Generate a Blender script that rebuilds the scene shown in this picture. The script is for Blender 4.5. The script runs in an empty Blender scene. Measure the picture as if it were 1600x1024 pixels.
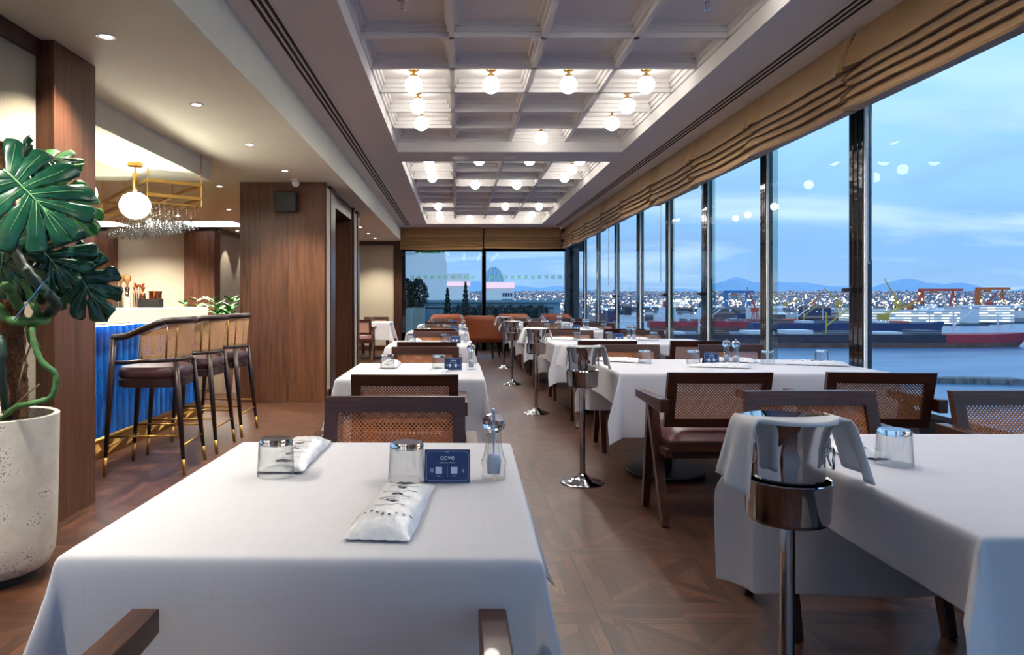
import bpy, bmesh, math, random
from mathutils import Vector, Matrix
R = random.Random(7)
PI = math.pi
C = bpy.context.scene.collection
SC = bpy.context.scene
CAMZ = 1.2
FOC = 1100.0
VPX, VPY = 714.0, 469.0

# ------------------------------------------------------------------ materials
def s2l(c):
    return tuple((v/12.92 if v <= .04045 else ((v+.055)/1.055)**2.4) for v in c)
def rgb(r, g, b):
    return s2l((r/255, g/255, b/255)) + (1,)

class E:
    """tiny expression wrapper over math nodes"""
    def __init__(s, nt, sock): s.nt, s.s = nt, sock
    def _op(s, op, o=None, o2=None):
        n = s.nt.nodes.new('ShaderNodeMath'); n.operation = op
        for i, v in enumerate((s, o, o2)):
            if v is None: continue
            if isinstance(v, E): s.nt.links.new(v.s, n.inputs[i])
            else: n.inputs[i].default_value = v
        return E(s.nt, n.outputs[0])
    def __add__(s, o): return s._op('ADD', o)
    def __sub__(s, o): return s._op('SUBTRACT', o)
    def __mul__(s, o): return s._op('MULTIPLY', o)
    def __truediv__(s, o): return s._op('DIVIDE', o)
    def floor(s): return s._op('FLOOR')
    def fract(s): return s._op('FRACT')
    def abs(s): return s._op('ABSOLUTE')
    def sqrt(s): return s._op('SQRT')
    def max(s, o): return s._op('MAXIMUM', o)
    def min(s, o): return s._op('MINIMUM', o)
    def gt(s, o): return s._op('GREATER_THAN', o)
    def lt(s, o): return s._op('LESS_THAN', o)
    def mod2(s): return (s*.5).fract()*2
    def atan2(s, o): return s._op('ARCTAN2', o)
    def mix(s, a, b):   # s is the factor: a where 0, b where 1
        d = (b - a) if isinstance(b, E) else None
        if d is None: d = (a*-1) + b
        return d*s + a

def nodes(name):
    m = bpy.data.materials.new(name); m.use_nodes = True
    nt = m.node_tree
    return m, nt, nt.nodes['Principled BSDF']
def setp(b, **k):
    for key, v in k.items():
        b.inputs[key].default_value = v
def coords(nt, kind='Object'):
    t = nt.nodes.new('ShaderNodeTexCoord'); s = nt.nodes.new('ShaderNodeSeparateXYZ')
    nt.links.new(t.outputs[kind], s.inputs[0])
    return [E(nt, s.outputs[i]) for i in range(3)]
def comb(nt, x, y, z):
    n = nt.nodes.new('ShaderNodeCombineXYZ')
    for i, v in enumerate((x, y, z)):
        if isinstance(v, E): nt.links.new(v.s, n.inputs[i])
        else: n.inputs[i].default_value = v
    return n.outputs[0]
def noise(nt, vec, scale=5, detail=4, rough=.55, dist=0):
    n = nt.nodes.new('ShaderNodeTexNoise')
    n.inputs['Scale'].default_value = scale; n.inputs['Detail'].default_value = detail
    n.inputs['Roughness'].default_value = rough; n.inputs['Distortion'].default_value = dist
    nt.links.new(vec, n.inputs['Vector'])
    return E(nt, n.outputs['Fac'])
def white(nt, vec):
    n = nt.nodes.new('ShaderNodeTexWhiteNoise'); n.noise_dimensions = '3D'
    nt.links.new(vec, n.inputs['Vector'])
    return E(nt, n.outputs['Value'])
def ramp(nt, fac, stops):
    n = nt.nodes.new('ShaderNodeValToRGB')
    while len(n.color_ramp.elements) < len(stops): n.color_ramp.elements.new(.5)
    for e, (p, c) in zip(n.color_ramp.elements, stops): e.position = p; e.color = c
    nt.links.new(fac.s, n.inputs[0])
    return n.outputs[0]
def mixc(nt, fac, a, b):
    n = nt.nodes.new('ShaderNodeMix'); n.data_type = 'RGBA'
    if isinstance(fac, E): nt.links.new(fac.s, n.inputs[0])
    else: n.inputs[0].default_value = fac
    for i, v in ((6, a), (7, b)):
        if isinstance(v, tuple): n.inputs[i].default_value = v
        else: nt.links.new(v, n.inputs[i])
    return n.outputs[2]
def bump(nt, b, h, strength=.2, dist=.01):
    n = nt.nodes.new('ShaderNodeBump'); n.inputs['Strength'].default_value = strength
    n.inputs['Distance'].default_value = dist
    nt.links.new(h.s, n.inputs['Height']); nt.links.new(n.outputs[0], b.inputs['Normal'])

def plain(name, col, rough=.5, metal=0, var=.0, vscale=8, bmp=0, coat=0, spec=.5):
    m, nt, b = nodes(name)
    setp(b, Roughness=rough, Metallic=metal)
    b.inputs['Coat Weight'].default_value = coat
    b.inputs['Specular IOR Level'].default_value = spec
    b.inputs['Base Color'].default_value = col
    if var or bmp:
        x, y, z = coords(nt)
        v = comb(nt, x, y, z)
        n = noise(nt, v, vscale, 5)
        if var:
            d = tuple(max(0, c*(1-var)) for c in col[:3])+(1,)
            l = tuple(min(1, c*(1+var)) for c in col[:3])+(1,)
            nt.links.new(ramp(nt, n, [(.3, d), (.7, l)]), b.inputs['Base Color'])
        if bmp: bump(nt, b, n, bmp, .01)
    return m

def wood(name, c1, c2, rough=.35, axis=2, board=None, stretch=26, coat=0.0):
    m, nt, b = nodes(name)
    p = coords(nt)
    al = p[axis]; ac = [p[i] for i in range(3) if i != axis]
    off = 0
    if board:
        idx = (ac[0]/board).floor() + (ac[1]/board).floor()*3
        wn = white(nt, comb(nt, idx, 3.3, 1.7))
        off = wn
        v = comb(nt, ac[0]*stretch + wn*50, ac[1]*stretch, al*1.6 + wn*9)
    else:
        v = comb(nt, ac[0]*stretch, ac[1]*stretch, al*1.6)
    n = noise(nt, v, 1.0, 6, .6, .6)
    n2 = noise(nt, comb(nt, ac[0]*stretch*6, ac[1]*stretch*6, al*5), 1.0, 3)
    f = n*.8 + n2*.2
    if board: f = f + (wn - .5)*.14
    nt.links.new(ramp(nt, f, [(.3, c1), (.7, c2)]), b.inputs['Base Color'])
    b.inputs['Specular IOR Level'].default_value = .38
    setp(b, Roughness=rough); b.inputs['Coat Weight'].default_value = coat
    bump(nt, b, f, .06, .004)
    return m

def emitter(name, col, strength):
    m, nt, b = nodes(name)
    b.inputs['Base Color'].default_value = col
    b.inputs['Emission Color'].default_value = col
    b.inputs['Emission Strength'].default_value = strength
    return m

def pane_mat(name, tint, refl=1.0, ior=1.5):
    """window glass: clear sheet that mirrors more at grazing angles"""
    m = bpy.data.materials.new(name); m.use_nodes = True
    nt = m.node_tree; nt.nodes.clear()
    o = nt.nodes.new('ShaderNodeOutputMaterial'); mx = nt.nodes.new('ShaderNodeMixShader')
    t = nt.nodes.new('ShaderNodeBsdfTransparent'); g = nt.nodes.new('ShaderNodeBsdfGlossy')
    f = nt.nodes.new('ShaderNodeFresnel'); geo = nt.nodes.new('ShaderNodeNewGeometry')
    bf = E(nt, geo.outputs['Backfacing'])
    nt.links.new((bf*(1/ior - ior) + ior).s, f.inputs[0])   # same mirror strength from both sides of the sheet
    g.inputs['Roughness'].default_value = 0.0
    t.inputs[0].default_value = tint
    fac = E(nt, f.outputs[0])*refl
    nt.links.new(fac.s, mx.inputs[0]); nt.links.new(t.outputs[0], mx.inputs[1])
    nt.links.new(g.outputs[0], mx.inputs[2]); nt.links.new(mx.outputs[0], o.inputs[0])
    return m

def cane_mat(name, curved=False, pitch=.0165, hole=.19, c1=rgb(140, 76, 40), c2=rgb(204, 130, 78)):
    m, nt, b = nodes(name)
    x, y, z = coords(nt)
    u = x if not curved else (y.atan2(x))*.25
    p, q = u/pitch, z/pitch
    def d(o):
        a = (p+o).fract()-.5; c = (q+o).fract()-.5
        return (a*a + c*c).sqrt()
    h = d(0).min(d(.5)).lt(hole)
    n = noise(nt, comb(nt, u, z, y), 90, 3)
    nt.links.new(ramp(nt, n, [(.25, c1), (.75, c2)]), b.inputs['Base Color'])
    setp(b, Roughness=.5)
    nt.links.new(((h*-1)+1).s, b.inputs['Alpha'])
    return m

M = {}
def mats():
    M['wall_wood'] = wood('walnut_panel', rgb(56, 33, 23), rgb(108, 69, 47), .36, 2, .165)
    M['dark_wood'] = wood('dark_walnut', rgb(34, 18, 12), rgb(72, 40, 26), .34, 2)
    M['chair_wood'] = wood('chair_wood', rgb(40, 19, 13), rgb(86, 44, 29), .3, 2, None, 40, .1)
    M['chair_wood_x'] = wood('chair_wood_across', rgb(38, 18, 13), rgb(78, 40, 27), .34, 0, None, 40, .1)
    M['chair_wood_y'] = wood('chair_wood_along', rgb(38, 18, 13), rgb(80, 41, 28), .34, 1, None, 40, .1)
    M['stool_wood'] = wood('stool_wood', rgb(20, 11, 12), rgb(46, 26, 22), .34, 2, None, 40, .1)
    M['leather'] = plain('oxblood_leather', rgb(96, 54, 56), .38, 0, .12, 40, .1)
    M['tan_leather'] = plain('tan_leather', rgb(142, 72, 40), .45, 0, .1, 12, .1)
    M['stool_leather'] = plain('plum_leather', rgb(62, 34, 40), .35, 0, .12, 40, .1)
    M['cane'] = cane_mat('cane_weave')
    M['cane_fine'] = cane_mat('fine_cane_weave', True, .010, .2, rgb(150, 104, 70), rgb(206, 164, 120))
    M['brass'] = plain('brass', rgb(190, 146, 72), .28, 1, .06, 20)
    M['brass_dull'] = plain('aged_brass', rgb(170, 128, 70), .38, 1, .08, 20)
    M['chrome'] = plain('polished_steel', rgb(205, 205, 208), .06, 1)
    M['steel'] = plain('brushed_steel', rgb(190, 190, 195), .22, 1, .08, 60)
    M['black_metal'] = plain('black_metal', rgb(22, 24, 28), .4, 0, .1, 30)
    M['black_plastic'] = plain('black_plastic', rgb(18, 19, 21), .45, 0, .1, 30)
    M['paint'] = plain('ceiling_paint', rgb(222, 218, 214), .9, 0, .02, 3)
    M['paint_low'] = plain('cream_ceiling_paint', rgb(238, 237, 216), .85, 0, .02, 3)
    M['coffer'] = plain('coffer_paint', rgb(228, 224, 220), .7, 0, .02, 3)
    M['slot'] = plain('slot_shadow', rgb(16, 16, 18), .8)
    M['glass_pane'] = pane_mat('window_glass', (.95, .975, .975, 1), .34)
    M['glass_fin'] = pane_mat('green_glass_edge', (.52, .68, .62, 1), 1.0)
    M['thin_glass'] = pane_mat('thin_clear_glass', (.975, .98, .98, 1), 2.0)
    M['alu'] = plain('pale_aluminium', rgb(240, 244, 244), .4, .0)
    M['soil'] = plain('soil', rgb(38, 26, 18), .95, 0, .4, 60, .6)
    M['globe'] = emitter('opal_globe', (1.0, .96, .90, 1), 13.5)
    M['bar_globe'] = emitter('bar_opal_globe', (1.0, .94, .82, 1), 40.0)
    M['down'] = emitter('downlight_lens', (1.0, .95, .85, 1), 12)
    M['panel'] = emitter('light_panel', (.93, .97, 1.0, 1), 2.2)
    M['led'] = emitter('cool_led_strip', (.62, .84, 1.0, 1), 14)
    M['white_plastic'] = plain('white_plastic', rgb(232, 230, 226), .4)
    # clear glass
    m, nt, b = nodes('clear_glass')
    setp(b, Roughness=0.0, IOR=1.45); b.inputs['Transmission Weight'].default_value = 1
    M['glass'] = m
    m, nt, b = nodes('clear_acrylic')
    setp(b, Roughness=0.02, IOR=1.4); b.inputs['Transmission Weight'].default_value = 1
    b.inputs['Base Color'].default_value = (.95, .97, 1, 1)
    M['acrylic'] = m
    # linen
    for nm, col in (('linen', rgb(236, 234, 240)), ('napkin_linen', rgb(240, 239, 240))):
        m, nt, b = nodes(nm)
        x, y, z = coords(nt)
        w = noise(nt, comb(nt, x*8, y*260, z*260), 1, 2)*.5 + noise(nt, comb(nt, x*260, y*8, z*8), 1, 2)*.5
        d = tuple(c*.93 for c in col[:3])+(1,)
        nt.links.new(ramp(nt, w, [(.35, d), (.65, col)]), b.inputs['Base Color'])
        setp(b, Roughness=.85); b.inputs['Sheen Weight'].default_value = .15
        bump(nt, b, w, .12, .002)
        tr = nt.nodes.new('ShaderNodeBsdfTranslucent'); tr.inputs[0].default_value = rgb(232, 226, 222)
        mx = nt.nodes.new('ShaderNodeMixShader'); mx.inputs[0].default_value = .3
        out = nt.nodes['Material Output']
        nt.links.new(b.outputs[0], mx.inputs[1]); nt.links.new(tr.outputs[0], mx.inputs[2]); nt.links.new(mx.outputs[0], out.inputs[0])
        M[nm] = m
    # roman blind fabric
    m, nt, b = nodes('ochre_fabric')
    x, y, z = coords(nt)
    w = noise(nt, comb(nt, x*200, y*200, z*40), 1, 3)
    nt.links.new(ramp(nt, w, [(.3, rgb(128, 96, 58)), (.7, rgb(160, 124, 78))]), b.inputs['Base Color'])
    setp(b, Roughness=.7); b.inputs['Sheen Weight'].default_value = .2
    M['blind'] = m
    # ribbed fabric wall panel
    m, nt, b = nodes('ribbed_wall_fabric')
    x, y, z = coords(nt)
    hs = (((x+y)*150).fract()-.5).abs()
    zz = ((z*120).fract()-.5).abs()
    f = hs*.6 + zz*.5
    nt.links.new(ramp(nt, f, [(.1, rgb(150, 138, 120)), (.5, rgb(192, 180, 158))]), b.inputs['Base Color'])
    setp(b, Roughness=.85); bump(nt, b, f, .25, .004)
    M['fabric'] = m
    # concrete pot
    m, nt, b = nodes('pitted_concrete')
    x, y, z = coords(nt)
    v = comb(nt, x, y, z)
    n = noise(nt, v, 7, 6); n2 = noise(nt, v, 120, 2)
    pit = (n2 - .62).gt(0)*(n - .52).gt(0)
    c = ramp(nt, n, [(.3, rgb(196, 186, 170)), (.7, rgb(226, 220, 208))])
    nt.links.new(mixc(nt, pit, c, rgb(120, 112, 102)), b.inputs['Base Color'])
    setp(b, Roughness=.85); bump(nt, b, pit*-1 + n*.4, .5, .006)
    M['concrete'] = m
    M['leaf'] = None
    for nm, c1, c2 in (('leaf', rgb(8, 42, 34), rgb(24, 78, 56)), ('leaf_bright', rgb(24, 92, 34), rgb(72, 160, 62))):
        m, nt, b = nodes('monstera_'+nm)
        x, y, z = coords(nt)
        n = noise(nt, comb(nt, x, y, z), 9, 4)
        nt.links.new(ramp(nt, n, [(.3, c1), (.75, c2)]), b.inputs['Base Color'])
        setp(b, Roughness=.24 if nm == 'leaf' else .4)
        M[nm] = m
    M['stem'] = plain('green_stem', rgb(62, 108, 58), .45, 0, .3, 14, .2)
    M['stem_dark'] = plain('old_stem', rgb(28, 52, 44), .5, 0, .35, 18, .3)
    M['rib'] = plain('leaf_midrib', rgb(112, 160, 108), .45)
    M['moss'] = plain('coir_moss', rgb(96, 62, 38), .95, 0, .5, 70, .9)
    M['root'] = plain('aerial_root', rgb(104, 88, 60), .7, 0, .3, 30)
    # glazed blue flutes
    m, nt, b = nodes('blue_glaze')
    x, y, z = coords(nt)
    n = noise(nt, comb(nt, x*4, y*4, z*1.2), 3, 5)
    nt.links.new(ramp(nt, n, [(.3, rgb(10, 44, 108)), (.7, rgb(28, 104, 186))]), b.inputs['Base Color'])
    setp(b, Roughness=.08); b.inputs['Coat Weight'].default_value = .5
    M['flute'] = m
    M['counter'] = plain('bar_counter_stone', rgb(206, 198, 188), .4, 0, .04, 10)
    M['card'] = plain('navy_card', rgb(22, 52, 104), .5, 0, .03, 30)
    M['ink'] = plain('white_ink', rgb(220, 226, 238), .6)
    M['dark_ink'] = plain('dark_ink', rgb(52, 54, 66), .6)
    M['salt'] = plain('salt_crystals', rgb(218, 224, 242), .8, 0, .12, 120, .4)
    m, nt, b = nodes('pouch_film')
    x, y, z = coords(nt)
    n = noise(nt, comb(nt, x, y, z), 45, 4)
    nt.links.new(ramp(nt, n, [(.3, rgb(206, 206, 212)), (.7, rgb(236, 235, 236))]), b.inputs['Base Color'])
    setp(b, Roughness=.28); bump(nt, b, n, .35, .004)
    M['pouch'] = m
    # ribbed glossy black post
    m, nt, b = nodes('gloss_black_profile')
    x, y, z = coords(nt)
    n = noise(nt, comb(nt, x*3, y*3, z*7), 1, 2)
    b.inputs['Base Color'].default_value = rgb(16, 17, 20)
    setp(b, Roughness=.12); b.inputs['Coat Weight'].default_value = .6
    bump(nt, b, n, .35, .03)
    M['post'] = m
    # parquet
    m, nt, b = nodes('panel_parquet')
    x, y, z = coords(nt)
    px, py = (x-.535)/.655, (y-2.70)/.655
    ix, iy = px.floor(), py.floor()
    u, v = px.fract()-.5, py.fract()-.5
    au, av = u.abs(), v.abs()
    mx = au.max(av)
    border = mx.gt(.365)
    bdir = au.gt(av)                       # 1: side strip, grain along y
    a, c = (u+v), (u-v)
    band = a.abs().min(c.abs()).lt(.085)   # diagonal cross
    banddir = a.abs().lt(c.abs())          # grain along c where |a| is small
    quad = au.gt(av)
    # grain coordinates
    gi_al = band.mix(quad.mix(u, v), banddir.mix(a, c))
    gi_ac = band.mix(quad.mix(v, u), banddir.mix(c, a))
    al = border.mix(gi_al, bdir.mix(u, v)); ac = border.mix(gi_ac, bdir.mix(v, u))
    sub = (ac*7.0).floor()
    pid = comb(nt, ix*7.1 + border*3 + band*5, iy*5.3 + bdir*2 + banddir*4, sub + (u.gt(0))*11 + (v.gt(0))*17)
    wn = white(nt, pid)
    g = noise(nt, comb(nt, al*3 + wn*31, ac*55 + wn*17, wn*9), 1, 6, .6, 1.0)
    g2 = noise(nt, comb(nt, al*16, ac*260, wn*5), 1, 2)
    f = g*.66 + g2*.2 + wn*.2 - .055
    col = ramp(nt, f, [(.3, rgb(44, 26, 18)), (.55, rgb(82, 50, 35)), (.8, rgb(122, 80, 55))])
    edge = mx.gt(.494)
    e2 = (mx-.365).abs().lt(.0035)
    e3 = ((border*-1)+1)*((a.abs().min(c.abs())-.085).abs().lt(.004))
    gap = edge.max(e2).max(e3)
    nt.links.new(mixc(nt, gap*.75, col, rgb(24, 15, 11)), b.inputs['Base Color'])
    b.inputs['Specular IOR Level'].default_value = .36
    r = g*.22 + .28
    nt.links.new(r.s, b.inputs['Roughness'])
    bump(nt, b, f - gap*.8, .12, .004)
    M['floor'] = m
    # outdoors
    m, nt, b = nodes('sea_water')
    x, y, z = coords(nt)
    n = noise(nt, comb(nt, x*.02, y*.05, z), 1, 5); n2 = noise(nt, comb(nt, x*.3, y*.5, z), 1, 3)
    nt.links.new(ramp(nt, n, [(.3, rgb(66, 104, 138)), (.7, rgb(98, 138, 170))]), b.inputs['Base Color'])
    setp(b, Roughness=.3); bump(nt, b, n + n2*.4, .25, 1.0)
    M['sea'] = m
    M['land'] = plain('yard_ground', rgb(96, 100, 110), .9, 0, .3, .02)
    M['hill'] = plain('haze_tinted_hill', rgb(166, 196, 222), 1, 0, .04, .002, 0, 0, 0)  # aerial haze is mixed into this hill colour
    M['hull_dark'] = plain('dark_hull', rgb(52, 48, 60), .6, 0, .2, .1)
    M['hull_red'] = plain('red_hull', rgb(176, 48, 58), .55, 0, .15, .1)
    M['hull_rust'] = plain('rust_waterline', rgb(112, 82, 72), .8, 0, .3, .15)
    M['hull_navy'] = plain('navy_hull', rgb(42, 58, 98), .6, 0, .15, .1)
    M['white_paint'] = plain('white_paintwork', rgb(222, 224, 226), .6, 0, .05, .3)
    M['crane_red'] = plain('red_crane_paint', rgb(214, 84, 62), .6)
    M['crane_orange'] = plain('orange_crane_paint', rgb(222, 118, 56), .6)
    M['crane_blue'] = plain('blue_crane_paint', rgb(64, 128, 190), .6)
    M['crane_yellow'] = plain('yellow_crane_paint', rgb(214, 176, 70), .6)
    M['flood'] = emitter('floodlight', (1, .93, .78, 1), 5)
    M['flood_orange'] = emitter('orange_floodlight', (1, .62, .22, 1), 9)
    m, nt, b = nodes('haze_tinted_city')
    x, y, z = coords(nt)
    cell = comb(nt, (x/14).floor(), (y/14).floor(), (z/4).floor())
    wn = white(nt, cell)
    nt.links.new(ramp(nt, wn, [(.0, rgb(112, 130, 156)), (.5, rgb(140, 154, 176)), (.85, rgb(178, 182, 192)), (1, rgb(196, 150, 136))]), b.inputs['Base Color'])  # tones lifted and blued to put distance haze into the blocks
    lit = white(nt, comb(nt, (x/5).floor(), (y/5).floor(), (z/3).floor()))
    b.inputs['Emission Color'].default_value = (1, .82, .58, 1)
    nt.links.new((lit.gt(.88)*.9).s, b.inputs['Emission Strength'])
    setp(b, Roughness=.9)
    M['city'] = m
    m, nt, b = nodes('lit_terminal')
    x, y, z = coords(nt)
    band = (z/3.2).fract().gt(.45)
    wn = white(nt, comb(nt, (x/9).floor(), (z/3.2).floor(), 1.0))
    b.inputs['Base Color'].default_value = rgb(206, 206, 204)
    b.inputs['Emission Color'].default_value = (1, .95, .82, 1)
    nt.links.new((band*(wn*1.6)).s, b.inputs['Emission Strength'])
    M['terminal'] = m
    M['stone'] = plain('breakwater_stone', rgb(120, 118, 116), .9, 0, .4, .4, .5)
    M['terrace_tile'] = plain('terrace_tile', rgb(150, 156, 160), .7, 0, .08, 3)
    M['terrace_teal'] = plain('terrace_parapet', rgb(122, 158, 170), .7, 0, .08, 2)
    M['render_white'] = plain('white_render', rgb(246, 238, 226), .8, 0, .04, 1)  # warm lighting on these walls is put into the base colour
    M['shrub'] = plain('dark_shrub_leaves', rgb(48, 54, 44), .8, 0, .35, 9)
    M['conifer'] = plain('conifer_needles', rgb(40, 66, 52), .8, 0, .35, 9)
    M['fern'] = plain('bright_foliage', rgb(70, 158, 62), .55, 0, .3, 9)
    M['teal_glass'] = pane_mat('teal_dome_glass', (.55, .74, .8, 1), 1.0)
    M['green_film'] = plain('green_frosted_film', rgb(96, 178, 140), .6)
    M['pink_sign'] = emitter('pink_lit_fascia', (1, .62, .66, 1), .55)
    M['copper'] = plain('copper', rgb(204, 116, 70), .18, 1)
    M['turned_wood'] = plain('turned_oak', rgb(190, 136, 80), .45, 0, .15, 30)
    M['paper'] = plain('cream_paper', rgb(226, 214, 188), .7)
    M['amber'] = plain('amber_glass', rgb(150, 78, 30), .1)

# ------------------------------------------------------------------ mesh builder
class MB:
    def __init__(s): s.v, s.f = [], []
    def add(s, vs, fs):
        o = len(s.v); s.v += [tuple(v) for v in vs]; s.f += [tuple(i+o for i in f) for f in fs]; return s
    def box(s, x0, x1, y0, y1, z0, z1):
        return s.hexa([(x0,y0,z0),(x1,y0,z0),(x1,y1,z0),(x0,y1,z0)], [(x0,y0,z1),(x1,y0,z1),(x1,y1,z1),(x0,y1,z1)])
    def hexa(s, lo, hi):
        return s.add(list(lo)+list(hi), [(3,2,1,0),(4,5,6,7),(0,1,5,4),(1,2,6,5),(2,3,7,6),(3,0,4,7)])
    def bar(s, p, q, w, h, up=(0,0,1), w2=None, h2=None):
        p, q = Vector(p), Vector(q); d = (q-p).normalized(); up = Vector(up)
        if abs(d.dot(up)) > .99: up = Vector((0,1,0))
        a = d.cross(up).normalized(); b = a.cross(d).normalized()
        w2 = w if w2 is None else w2; h2 = h if h2 is None else h2
        f = lambda o, w, h: [o-a*w/2-b*h/2, o+a*w/2-b*h/2, o+a*w/2+b*h/2, o-a*w/2+b*h/2]
        return s.hexa(f(p, w, h), f(q, w2, h2))
    def tube(s, pts, r, n=8, cap=True):
        pts = [Vector(p) for p in pts]; m = len(pts)
        rs = list(r) if isinstance(r, (list, tuple)) else [r]*m
        vs, fs = [], []
        up = Vector((.13, .31, .94))
        for i, p in enumerate(pts):
            d = (pts[min(i+1, m-1)]-pts[max(i-1, 0)]).normalized()
            a = d.cross(up)
            if a.length < .05: a = d.cross(Vector((1, 0, 0)))
            a.normalize(); b = a.cross(d); up = b
            for k in range(n):
                t = 2*PI*k/n
                vs.append(p + (a*math.cos(t) + b*math.sin(t))*rs[i])
        for i in range(m-1):
            for k in range(n):
                k2 = (k+1) % n
                fs.append((i*n+k, i*n+k2, (i+1)*n+k2, (i+1)*n+k))
        if cap:
            fs.append(tuple(range(n-1, -1, -1))); fs.append(tuple((m-1)*n+k for k in range(n)))
        return s.add(vs, fs)
    def lathe(s, prof, n=24, c=(0,0,0), closed=False):
        vs, fs = [], []; m = len(prof)
        for r, z in prof:
            for k in range(n):
                t = 2*PI*k/n
                vs.append((c[0]+max(r, 1e-5)*math.cos(t), c[1]+max(r, 1e-5)*math.sin(t), c[2]+z))
        for i in range(m if closed else m-1):
            j = (i+1) % m
            for k in range(n):
                k2 = (k+1) % n
                fs.append((i*n+k, i*n+k2, j*n+k2, j*n+k))
        if not closed:
            if prof[0][0] > 1e-4: fs.append(tuple(range(n-1, -1, -1)))
            if prof[-1][0] > 1e-4: fs.append(tuple((m-1)*n+k for k in range(n)))
        return s.add(vs, fs)
    def sphere(s, c, r, n=16, sz=1.0):
        m = max(6, n//2)
        return s.lathe([(r*math.sin(PI*i/m), -r*sz*math.cos(PI*i/m)) for i in range(m+1)], n, c)
    def grid(s, nu, nv, fn):
        vs = [fn(i, j) for i in range(nu) for j in range(nv)]
        return s.add(vs, [(i*nv+j, (i+1)*nv+j, (i+1)*nv+j+1, i*nv+j+1) for i in range(nu-1) for j in range(nv-1)])
    def prism(s, poly, z0, z1):
        n = len(poly)
        vs = [(x, y, z0) for x, y in poly] + [(x, y, z1) for x, y in poly]
        return s.add(vs, [tuple(range(n-1, -1, -1)), tuple(range(n, 2*n))] + [(i, (i+1) % n, (i+1) % n+n, i+n) for i in range(n)])
    def build(s, name, mat, parent=None, smooth=False, bevel=0, solid=0, sub=0, loc=None, fix=True):
        me = bpy.data.meshes.new(name); me.from_pydata(s.v, [], s.f)
        if fix:
            bm = bmesh.new(); bm.from_mesh(me)
            bmesh.ops.remove_doubles(bm, verts=bm.verts, dist=1e-5)
            bmesh.ops.recalc_face_normals(bm, faces=bm.faces)
            bm.to_mesh(me); bm.free()
        me.materials.append(M[mat] if isinstance(mat, str) else mat)
        if smooth:
            me.shade_smooth() if hasattr(me, 'shade_smooth') else None
            if smooth == 'auto' and hasattr(me, 'set_sharp_from_angle'): me.set_sharp_from_angle(angle=math.radians(40))
        o = bpy.data.objects.new(name, me); C.objects.link(o)
        if parent: o.parent = parent
        if loc: o.location = loc
        if bevel:
            b = o.modifiers.new('bevel', 'BEVEL'); b.width = bevel; b.segments = 2; b.limit_method = 'ANGLE'
        if solid:
            b = o.modifiers.new('solid', 'SOLIDIFY'); b.thickness = solid; b.offset = 0
        if sub:
            b = o.modifiers.new('sub', 'SUBSURF'); b.levels = sub; b.render_levels = sub
        return o

def tag(o, label, cat, group=None, kind=None):
    o['label'] = label; o['category'] = cat
    if group: o['group'] = group
    if kind: o['kind'] = kind
    return o
def thing(name, label, cat, loc=(0,0,0), rz=0, group=None):
    o = bpy.data.objects.new(name, None); C.objects.link(o)
    o.empty_display_size = .1
    o.location = loc; o.rotation_euler = (0, 0, rz)
    return tag(o, label, cat, group)
def struct(o, label=None):
    o['kind'] = 'structure'
    if label: o['label'] = label
    return o
def dup(root, loc, rz=0, label=None, group=None):
    def cp(o, par):
        c = o.copy(); C.objects.link(c)
        if par: c.parent = par
        for ch in list(o.children): cp(ch, c)
        return c
    r = cp(root, None); r.location = loc; r.rotation_euler = (0, 0, rz)
    if label: r['label'] = label
    if group: r['group'] = group
    return r
class Kind:
    """first call moves the prototype, later calls copy it"""
    def __init__(s, proto): s.p, s.used = proto, False
    def put(s, loc, rz=0, label=None, group=None):
        if not s.used:
            s.used = True; s.p.location = loc; s.p.rotation_euler = (0, 0, rz)
            if label: s.p['label'] = label
            if group: s.p['group'] = group
            return s.p
        return dup(s.p, loc, rz, label, group)
def P(px, py, z):
    """point on height z seen at pixel px,py of the survey"""
    Y = FOC*(CAMZ-z)/(py-VPY)
    return ((px-VPX)/FOC*Y, Y, z)
ORD = ['nearest', 'second nearest', 'third', 'fourth', 'farthest']
# ------------------------------------------------------------------ room shell
XL, XBEAM, XR = -2.25, -1.32, 2.86          # left wall, edge of the low ceiling, window plane
YB, YE = -2.2, 16.7                          # wall behind, end wall
ZC, ZL = 2.90, 2.59                          # main ceiling, low ceiling
GZ = 3.015                                   # underside of the coffer ribs
CX0, CX1 = -.68, 1.89
PANELS = ((1.04, 8.08), (8.66, 15.70))
PIT = .64

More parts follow.
